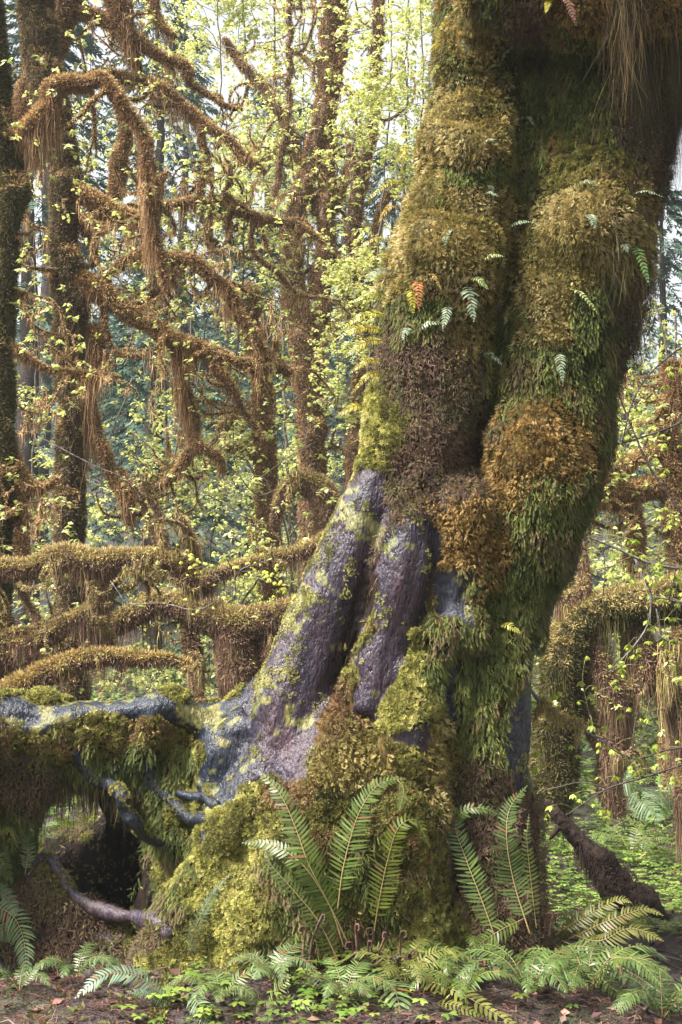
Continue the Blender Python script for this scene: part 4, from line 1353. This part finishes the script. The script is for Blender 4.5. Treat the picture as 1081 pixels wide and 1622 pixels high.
# broken snag at the right
snag = thing('broken_log', 'low dark broken log with stringy rootlets lying in the clover', 'log', P(930, 1400, 7.6))
b, fur = Buf(), Buf()
for pts in ([(866, 1268, 4), (880, 1285, 8), (900, 1308, 11), (932, 1338, 15), (960, 1375, 24), (990, 1410, 28), (1020, 1440, 22), (1050, 1465, 10)], [(900, 1305, 7), (886, 1312, 5), (876, 1330, 3)]):
    c, r = limb3(pts, 7.5, .02)
    add_tube(b, c, r, 14, (.03, .02, .016), .5)
    if len(pts) > 3:
        h_ = len(c) // 3
        coat(fur, c[h_:], r[h_:], [(.05, .032, .025), (.08, .05, .038), (.035, .024, .02)], .25, .30, 4., 7.5, None, .4)
b.build('trunk', M_STEM, snag, smooth=True)
fur.build('rootlets', M_MOSS, snag, stuff=True)

# ------------------------------------------------------------------ leafy saplings
def sapling(label, Y, stems, ncl, size, spread, pal=LIM, stemcol=(.12, .10, .08), nm_='maple_sapling', grp='young maples in new leaf', leafy=None, droop=False):
    base = P(stems[0][0][0], stems[0][0][1], Y)
    base[2] = min(base[2], gh(base[0], Y))
    t = thing(nm_, label, 'sapling', base, grp)
    b = Buf()
    pool = []
    for s in stems:
        c, r = limb3(s, Y, .02)
        add_tube(b, c, r * .6, 6, stemcol, .1)
        for cc, rr in sidetwigs(c, r * .6, max(2, int(len(c) / 14)), spread, Y, 1):
            add_tube(b, cc, np.minimum(rr, .006), 4, stemcol)
            pool.append(cc[len(cc) // 3:])
    b.build('stem', M_STEM, t)
    pool = np.vstack(pool)
    g_ = R.integers(0, len(pool), ncl // 4 + 1)
    p = (pool[g_] + R.normal(0, spread * .16, (len(g_), 3))).repeat(4, 0)[:ncl] + R.normal(0, size * 1.1, (ncl, 3))
    p[:, 2] = np.maximum(p[:, 2], gh(p[:, 0], p[:, 1]) + .05)
    lf = Buf()
    leaf_clusters(lf, p, R.uniform(.45, 1.45, ncl) * size, pal)
    lf.build('leaves', M_LEAF, t, stuff=True)
    return t


S_ = [
    ('tall pale green maple filling the sky left of the big trunk', 14.5, [[(600, 1150, 4), (610, 700, 4), (640, 300, 3), (650, -100, 2)], [(560, 900, 4), (590, 500, 3), (620, 100, 2), (600, -100, 2)], [(660, 400, 3), (670, 100, 2), (660, -50, 2)]], 2400, .06, 1.),
    ('slender young maple behind the many stemmed one, top in white sky', 17.5, [[(470, 1100, 4), (450, 600, 4), (440, 200, 3), (430, -100, 2)], [(490, 500, 3), (480, 100, 2), (490, -100, 2)], [(400, 400, 3), (390, 100, 3), (380, -60, 2)]], 1900, .07, 1.2),
    ('maple sapling with loose leaves in front of the blue green gap', 13, [[(330, 1080, 3), (340, 800, 3), (380, 500, 3), (390, 300, 2)], [(300, 900, 2), (260, 600, 2), (280, 400, 2)]], 620, .05, 1.),
    ('young maple with leaves scattered over dark conifers at lower left', 12.5, [[(180, 1080, 3), (230, 850, 3), (300, 650, 3), (330, 500, 2)], [(200, 900, 2), (160, 750, 2), (210, 600, 2)]], 620, .05, 1.),
    ('low maple brush along the ground behind the golden branch', 13, [[(250, 1080, 3), (220, 950, 3), (150, 850, 2)], [(300, 1080, 3), (420, 900, 3), (480, 820, 2)], [(120, 1080, 3), (60, 900, 3), (50, 800, 2)]], 450, .05, .9),
    ('leafy sapling between the left edge tree and the dark trunk', 13.5, [[(60, 1100, 3), (50, 800, 3), (60, 500, 3), (30, 300, 2)]], 330, .055, 1.),
    ('high maple crown with small leaves over the upper left limbs', 15, [[(300, 600, 3), (310, 300, 3), (270, 100, 3), (200, -100, 2)], [(310, 300, 2), (350, 150, 2), (340, -50, 2)], [(250, 250, 2), (120, 60, 2), (60, -50, 2)]], 800, .055, 1.1),
    ('bright yellow green maple in the gap at the upper right edge', 12.5, [[(1100, 1100, 4), (1080, 800, 4), (1060, 600, 3), (1040, 480, 2)], [(1000, 1000, 3), (980, 800, 3), (1010, 620, 2)]], 900, .07, .9),
    ('far pale maple beyond the right gap, soft and bright', 17, [[(1000, 1150, 4), (980, 800, 4), (960, 600, 3)], [(1080, 900, 3), (1070, 500, 3)]], 800, .08, 1.2),
    ('pale green sapling low behind the curved bare root', 12, [[(450, 1080, 3), (460, 900, 3), (440, 760, 2)], [(480, 1050, 3), (500, 900, 2)]], 260, .045, .7),
]
for s in S_:
    big = s[3] >= 1200
    sapling(*s[:3], int(s[3] * (2.1 if big else 1.5)), s[4] * .84, *s[5:])

# near vine maple at the right: drooping umbrella leaves on thin twigs
vm = thing('vine_maple', 'near vine maple with drooping lime leaves on thin grey twigs at right', 'shrub', P(1100, 1400, 7.6))
twp = [
    [(1100, 900, 4), (1040, 893, 3.5), (1005, 880, 4), (985, 868, 3.5), (955, 858, 3), (930, 850, 2.5)],
    [(1005, 880, 3), (1020, 915, 3.5), (1032, 945, 3), (1028, 985, 2.4), (1005, 1025, 2), (965, 1062, 1.3)],
    [(1032, 945, 2.5), (1060, 950, 2), (1100, 958, 2)], [(1040, 965, 2), (1050, 1010, 1.6), (1075, 1020, 1.2)],
    [(880, 725, 2), (940, 712, 2.6), (1000, 700, 3), (1050, 680, 3), (1110, 655, 3)], [(985, 705, 2.4), (1000, 640, 2), (1030, 590, 2), (1080, 550, 2.5), (1110, 545, 2.5)],
    [(960, 560, 2), (985, 640, 2.5), (1020, 720, 3), (1070, 800, 3), (1110, 870, 3)], [(950, 855, 2), (960, 900, 1.6), (955, 940, 1.2)],
    [(1000, 690, 1.6), (960, 640, 1.4), (955, 600, 1.2)], [(930, 850, 2), (900, 880, 1.4), (885, 900, 1)], [(1060, 950, 1.8), (1070, 900, 1.4), (1060, 860, 1)],
    [(1110, 1180, 3), (1050, 1190, 2.4), (1000, 1200, 2), (950, 1170, 2), (930, 1110, 1.4), (925, 1070, 1)], [(1110, 1200, 3), (1030, 1230, 2.4), (960, 1250, 2), (900, 1290, 1.6), (880, 1300, 1)],
    [(850, 1250, 1.4), (880, 1245, 1.6), (920, 1240, 1.6), (960, 1250, 2)], [(1000, 1200, 1.6), (1010, 1130, 1.4), (1040, 1100, 1)],
]
st, lf = Buf(), Buf()
pl = []
for k, s in enumerate(twp):
    c, r = limb3(s, 7.4 + .08 * (k % 5), .012)
    add_tube(st, c, r * .6, 6, (.14, .13, .13) if k < 4 else (.07, .055, .05), .12)
    dens = 2 if k < 4 or k in (9, 10) else 1
    for q in range(int(len(c) * (1.0 if dens == 2 else .55))):
        i = R.integers(0, len(c))
        a = c[i]
        e = a + np.array([R.normal(0, .09), R.normal(0, .12), R.normal(-.02, .08)])
        add_tube(st, spline(np.array([a, (a + e) / 2 + [0, 0, .02], e]), .03), np.full(3, .0016)[:1].repeat(len(spline(np.array([a, (a + e) / 2 + [0, 0, .02], e]), .03))), 4, (.2, .18, .08))
        pl.append(e)
st.build('twigs', M_STEM, vm, stuff=True)
pl = np.array(pl)


def umbrella(buf, pos, size, pal):
    """young maple leaves folded down like small umbrellas"""
    n = len(pos)
    a0 = R.random(n) * 6.28
    for k in range(5):
        a = a0 + (k - 2) * .75
        ax = np.stack([np.cos(a) * .75, np.sin(a) * .75, R.uniform(-.8, -.35, n)], 1)
        tv = np.array([(0, 0, 0), (.45, -.24, -.02), (.5, 0, .08), (.45, .24, -.02), (.95, 0, -.16)])
        tf = np.array([[0, 1, 2], [0, 2, 3], [1, 4, 2], [2, 4, 3]])
        scatter(buf, tv, tf, pos, ax, np.tile([0, 0, 1.], (n, 1)) + R.normal(0, .15, (n, 3)), size * R.uniform(.85, 1.1, n), jit(pal, n, .12), None)


umbrella(lf, pl, R.uniform(.028, .055, len(pl)), [(.36, .44, .06), (.44, .50, .09), (.30, .38, .05)])
umbrella(lf, pl[::2] + R.normal(0, .035, pl[::2].shape), R.uniform(.025, .045, len(pl[::2])), [(.36, .44, .06), (.44, .50, .09), (.30, .38, .05)])
lf.build('leaves', M_LEAF, vm, stuff=True)

mb = thing('mossy_twig', 'thin grey twig with a moss beard reaching out beside the trunk', 'twig', P(840, 1090, 6.6))
st, fur, lf = Buf(), Buf(), Buf()
for s in ([(838, 1088, 3), (850, 1105, 4), (862, 1115, 5), (890, 1140, 5), (915, 1146, 4), (940, 1165, 2), (975, 1175, 1.2)], [(915, 1146, 2), (916, 1170, 1.5), (912, 1195, 1)], [(862, 1115, 3), (852, 1130, 3), (845, 1150, 1)]):
    c, r = limb3(s, 6.5, .006)
    add_tube(st, c, r * .8, 6, (.17, .17, .18), .1)
    if s[0][2] < 5:
        coat(fur, c[len(c) // 4: len(c) * 3 // 4 + 1], r[len(c) // 4: len(c) * 3 // 4 + 1] * 1.2, GLD, 1, .10, 2, 6.5)
st.build('stem', M_STEM, mb)
fur.build('moss', M_MOSS, mb, stuff=True)
pp = np.array([P(x, y, 6.5) for x, y in [(862, 1070), (885, 1095), (880, 1100), (845, 1110), (922, 1078), (935, 1100), (940, 1110), (905, 1180), (850, 1190), (915, 1195), (845, 1215), (855, 1180), (935, 1140), (960, 1150), (985, 1130), (1010, 1200), (858, 1210), (842, 1250), (868, 1150), (960, 1180)]])
umbrella(lf, pp, R.uniform(.03, .055, len(pp)), [(.36, .44, .06), (.44, .50, .09)])
lf.build('leaves', M_LEAF, mb, stuff=True)

# thin bare twig with buds in front of the golden branch
bt = thing('budding_twig', 'thin pale twig with lime buds hanging before the golden branch', 'twig', P(200, 960, 8.2))
st, lf = Buf(), Buf()
pl = []
for s in ([(175, 920, 1.6), (190, 940, 1.8), (205, 955, 2), (250, 957, 1.6), (300, 962, 1.6), (330, 955, 1.4), (360, 935, 1.2), (385, 905, 1.2), (430, 880, 1)], [(230, 800, 1), (200, 760, 1), (150, 735, 1.2), (60, 690, 1.4)], [(215, 755, 1.2), (200, 740, 1)], [(360, 935, 1), (330, 900, 1), (290, 880, 1)], [(385, 905, 1), (420, 915, 1), (435, 925, .8)]):
    c, r = limb3(s, 8.2, .02)
    add_tube(st, c, r * .4, 5, (.2, .18, .19), .1)
    if s[0][0] > 300 or s[0][0] == 175:
        for q in range(26):
            i = R.integers(len(c) // 2, len(c))
            pl.append(c[i] + R.normal(0, .05, 3))
st.build('stem', M_STEM, bt)
umbrella(lf, np.array(pl), R.uniform(.02, .035, len(pl)), [(.5, .52, .08), (.6, .6, .12)])
lf.build('buds', M_LEAF, bt, stuff=True)

# ------------------------------------------------------------------ conifers and the wooded slope beyond
def conifer(label, x, Y, H, w_, dens=1., col=((.06, .10, .07), (.08, .125, .085), (.05, .085, .06))):
    z0 = float(gh(x, Y)) - .3
    H = H * .78
    t = thing('conifer', label, 'conifer', (x, Y, z0), 'tall conifers in the misty distance')
    b = Buf()
    c = np.array([[x, Y, z0 + H * k] for k in np.linspace(0, 1, 12)])
    c[:, 0] += vnoise(c, .6) * .12
    add_tube(b, c, np.linspace(H * .013 + .1, .02, 12), 8, (.05, .035, .03), .1)
    b.build('trunk', M_STEM, t)
    n = int(1500 * dens)
    h = R.uniform(.08, 1, n) ** .85
    reach = w_ * (1.03 - h) ** .75 * R.uniform(.15, 1, n) ** .6 * (1 + .25 * np.sin(h * 60 + Y))
    a = R.random(n) * 6.28
    p = np.stack([x + np.cos(a) * reach, Y + np.sin(a) * reach, z0 + h * H - reach * .35], 1)
    ax = np.stack([np.cos(a), np.sin(a), R.uniform(-.8, -.2, n)], 1)
    s = R.uniform(.35, .8, n) * (H / 22) ** .5
    lf = Buf()
    scatter(lf, *FE2, p, ax, np.array([0, 0, 1.]) + R.normal(0, .3, (n, 3)), np.stack([s, s * 1.2, s], 1), jit(col, n, .2), GF2)
    lf.build('crown', M_NEEDLE, t, stuff=True)


CN = [(-6.2, 25, 20, 3.0, 'broad dark conifer at the far left behind the edge tree'), (-3.2, 22, 10, 2.4, 'low dark conifer behind the drooping limb at lower left'), (-1.7, 26, 12, 2.6, 'grey green conifer behind the thin knobbly tree'), (-4.6, 31, 22, 3.2, 'tall conifer behind the dark trunked tree'),
      (-1.2, 38, 19, 3.4, 'misty blue conifer in the gap above the arching limb'), (-8.5, 36, 26, 4, 'misty conifer cut by the left picture edge'), (1.4, 34, 17, 3, 'faint conifer behind the many stemmed maple'), (3.6, 30, 18, 3, 'conifer mostly hidden by the big trunk'),
      (-5.8, 46, 24, 4, 'pale conifer far behind at the left'), (-2.9, 50, 23, 4, 'palest conifer tip at the middle of the far slope'), (7.2, 28, 15, 3, 'conifer beyond the right gap'), (5.4, 40, 20, 3.6, 'hazy conifer right of the big trunk'), (.2, 55, 21, 4, 'far hazy conifer left of the big trunk'), (9.5, 42, 22, 4, 'hazy conifer at the far right')]
for x, Y, H, w_, lab in CN:
    conifer(lab, x, Y, H, w_)
b = Buf()
n = 9000
x = R.uniform(-45, 45, n)
y = R.uniform(58, 110, n)
p = np.stack([x, y, gh(x, y) + R.uniform(0, 1, n) ** 1.3 * 7], 1)
s = R.uniform(1.2, 2.6, n)
scatter(b, *FE2, p, np.stack([R.normal(0, 1, n), R.normal(0, 1, n), -R.random(n)], 1), np.array([0, 0, 1.]) + R.normal(0, .4, (n, 3)), np.stack([s, s, s], 1), jit([(.08, .13, .10), (.10, .15, .11)], n, .2), GF2)
o = b.build('far_forest', M_NEEDLE)
tag(o, 'far misty forest on the slope behind all trees', 'forest', kind='stuff')

# ------------------------------------------------------------------ ground cover
def clovers(name, label, xyfun, n, size, pal):
    p = xyfun(n)
    p = np.stack([p[:, 0], p[:, 1], gh(p[:, 0], p[:, 1])], 1)
    p[:, 2] += R.uniform(.015, .07, len(p))
    b = Buf()
    n = len(p)
    a0 = R.random(n) * 6.28
    tl = R.normal(0, .18, (n, 3))
    cc = jit(pal, n, .2)
    sz = size * R.uniform(.6, 1.2, n)
    tv = np.array([(0, 0, 0), (.55, -.42, .05), (1., -.42, -.05), (.82, 0, .06), (1., .42, -.05), (.55, .42, .05)])
    tf = np.array([[0, 1, 3], [1, 2, 3], [0, 3, 5], [3, 4, 5]])
    for k in range(3):
        a = a0 + k * 2.094
        scatter(b, tv, tf, p, np.stack([np.cos(a), np.sin(a), R.uniform(-.25, .05, n)], 1), np.array([0, 0, 1.]) + tl, sz, cc, None)
    o = b.build(name, M_LEAF)
    return tag(o, label, 'clover', kind='stuff')


def field(x0, x1, y0, y1, off, thr=-.2):
    def fn(n):
        p = np.stack([R.uniform(x0, x1, n * 2), R.uniform(y0, y1, n * 2)], 1)
        q = np.c_[p, np.zeros(len(p))]
        return p[vnoise(q, 2.3, off) + .4 * vnoise(q, 7, off) > thr][:n]
    return fn


CG = [(.15, .24, .04), (.22, .32, .06), (.11, .18, .035), (.28, .34, .09)]
clovers('clover_carpet', 'bright clover carpet on the ground right of the big tree', field(1.0, 5.5, 6.9, 14, 0, -.35), 15000, .03, CG)
clovers('understorey_leaves', 'low green leaves on the floor behind the left root', field(-6, .2, 8.2, 17, 3, -.3), 12000, .04, [(.12, .2, .05), (.18, .27, .06), (.10, .15, .04)])


def at_px(lst):
    def fn(n):
        out = []
        for x, y, r, k in lst:
            for _ in range(k):
                q = np.array([x + R.normal(0, r), y + R.normal(0, r * .5)])
                yy = 5.3
                for _i in range(12):
                    w0 = P(q[0], q[1], yy)
                    yy += (w0[2] - gh(w0[0], yy)) * 2.0
                    yy = min(max(yy, 4.6), 9)
                out.append(w0[:2])
        return np.array(out)
    return fn


clovers('clover_patch', 'large bright clover leaves at the foot of the mossy base', at_px([(430, 1545, 24, 14), (480, 1575, 50, 20), (300, 1590, 50, 16), (820, 1590, 60, 10), (460, 1545, 30, 14), (540, 1545, 30, 12), (500, 1600, 30, 16), (560, 1600, 35, 18), (330, 1540, 26, 16), (310, 1570, 20, 12), (190, 1515, 8, 5), (350, 1600, 40, 20), (450, 1615, 30, 14), (700, 1590, 60, 16), (240, 1600, 50, 12), (600, 1560, 50, 12), (700, 1560, 40, 8), (640, 1540, 40, 8), (790, 1530, 20, 6), (740, 1480, 30, 5), (870, 1400, 30, 14), (860, 1440, 30, 12)]), 0, .034, [(.17, .25, .04), (.23, .31, .06), (.13, .20, .035)])

# litter: needles, twigs, dead leaves
b = Buf()
n = 42000
x = np.concatenate([R.uniform(-3, 3.2, n // 2), R.uniform(-2.2, 2.4, n - n // 2)])
y = np.concatenate([R.uniform(4.6, 9.5, n // 2), R.uniform(4.7, 5.9, n - n // 2)])
a = R.random(n) * 6.28
p = np.stack([x, y, gh(x, y) + R.uniform(.002, .016, n)], 1)
tv = np.array([(-.5, -.5, 0), (.5, -.5, 0), (.5, .5, 0), (-.5, .5, 0)])
L = R.uniform(.015, .06, n)
scatter(b, tv, np.array([[0, 1, 2, 3]]), p, np.stack([np.cos(a), np.sin(a), R.normal(0, .2, n)], 1), np.array([0, 0, 1.]) + R.normal(0, .3, (n, 3)), np.stack([L, R.uniform(.0015, .004, n), L], 1), jit([(.08, .04, .03), (.06, .03, .028), (.13, .07, .045), (.04, .026, .024), (.12, .04, .03)], n, .3))
n = 2600
x, y = R.uniform(-2.6, 3, n), R.uniform(4.7, 8, n)
a = R.random(n) * 6.28
p = np.stack([x, y, gh(x, y) + .012], 1)
tv = np.array([(0, 0, 0), (.4, -.3, .1), (.5, 0, 0), (.4, .3, .12), (1, 0, .08)])
scatter(b, tv, np.array([[0, 1, 2], [0, 2, 3], [1, 4, 2], [2, 4, 3]]), p, np.stack([np.cos(a), np.sin(a), R.normal(0, .3, n)], 1), np.array([0, 0, 1.]) + R.normal(0, .4, (n, 3)), R.uniform(.02, .06, n), jit([(.07, .03, .028), (.12, .055, .04), (.04, .025, .03), (.16, .09, .06)], n, .25))
for _ in range(170):
    x0, y0, a_ = R.uniform(-2.4, 2.8), R.uniform(4.9, 8), R.uniform(0, 6.28)
    l_ = R.uniform(.08, .5)
    q_ = np.array([[x0 + math.cos(a_) * l_ * u + R.normal(0, .012), y0 + math.sin(a_) * l_ * u + R.normal(0, .012), 0] for u in (0, .33, .66, 1)])
    q_[:, 2] = gh(q_[:, 0], q_[:, 1]) + R.uniform(.004, .03, 4)
    c_ = spline(q_, .03)
    add_tube(b, c_, np.linspace(1, .4, len(c_)) * R.uniform(.002, .008), 5, jit([(.07, .045, .035), (.12, .09, .07), (.04, .03, .028)], 1, .2)[0], .2)
tag(b.build('leaf_litter', M_LITTER), 'reddish brown needles and dead leaves on the forest floor', 'litter', kind='stuff')
# ground moss tufts
b = Buf()
n = 26000
x, y = R.uniform(-3.5, 4.5, n), R.uniform(4.9, 12, n)
x[:9000], y[:9000] = R.uniform(-.75, 1.4, 9000), R.uniform(5.0, 5.8, 9000)
q = np.stack([x, y, np.zeros(n)], 1)
k = vnoise(q, 1.6, 4) + .5 * vnoise(q, 6, 2) > .25
x, y = x[k], y[k]
n = len(x)
p = np.stack([x, y, gh(x, y)], 1)
scatter(b, *ST, p, np.array([0, 0, 1.]) + R.normal(0, .4, (n, 3)), R.normal(0, 1, (n, 3)), R.uniform(.015, .035, n), jit(PAL['lime2'] + PAL['green'], n, .2), GS)
tag(b.build('ground_moss', M_MOSS), 'olive moss tufts between the litter and clover', 'moss', kind='stuff')
# understorey grassy fronds behind, as one low mass
b = Buf()
n = 14000
x, y = R.uniform(-9, 7, n), R.uniform(8.5, 24, n)
p = np.stack([x, y, gh(x, y) + R.uniform(0, .5, n)], 1)
a = R.random(n) * 6.28
s = R.uniform(.08, .26, n) * np.clip((y - 6) / 6, .4, 1.2)
scatter(b, *FE2, p, np.stack([np.cos(a), np.sin(a), R.uniform(-.2, .9, n)], 1), np.array([0, 0, 1.]) + R.normal(0, .4, (n, 3)), s, jit([(.10, .15, .04), (.15, .2, .05), (.2, .18, .06), (.07, .1, .04)], n, .25), GF2)
tag(b.build('undergrowth', M_MOSS), 'green undergrowth covering the floor beneath the far trees', 'undergrowth', kind='stuff')

# unseen crown above the frame, added to the big tree to shade it
b = Buf()
n = 1500
x, y, z = R.uniform(.6, 7, n), R.uniform(2.5, 9.5, n), R.uniform(7., 10.5, n)
k = vnoise(np.stack([x, y, z * .5], 1), 1.1, 4) > -.25
p = np.stack([x, y, z], 1)[k]
n = len(p)
s = R.uniform(.35, .8, n)
scatter(b, *FE2, p, np.stack([R.normal(0, 1, n), R.normal(0, 1, n), R.uniform(-.8, .1, n)], 1), np.array([0, 0, 1.]) + R.normal(0, .3, (n, 3)), np.stack([s, s * 1.6, s], 1), jit([(.05, .09, .03), (.08, .12, .03)], n, .2), GF2)
b.build('crown', M_NEEDLE, tree, stuff=True)

# damp air
import bmesh
bm = bmesh.new()
bmesh.ops.create_cube(bm, size=1)
me = bpy.data.meshes.new('haze')
bm.to_mesh(me)
hz = bpy.data.objects.new('haze', me)
COL.objects.link(hz)
hz.scale = (260, 134, 34)
hz.location = (0, 62, 15)
hm = bpy.data.materials.new('haze')
hm.use_nodes = True
hm.node_tree.nodes.remove(hm.node_tree.nodes['Principled BSDF'])
pv = hm.node_tree.nodes.new('ShaderNodeVolumePrincipled')
pv.inputs['Color'].default_value = (.86, .95, 1, 1)
pv.inputs['Density'].default_value = .0009
pv.inputs['Anisotropy'].default_value = .2
hm.node_tree.links.new(pv.outputs[0], hm.node_tree.nodes['Material Output'].inputs['Volume'])
me.materials.append(hm)
tag(hz, 'pale damp air that veils the far trees', 'haze', kind='stuff')
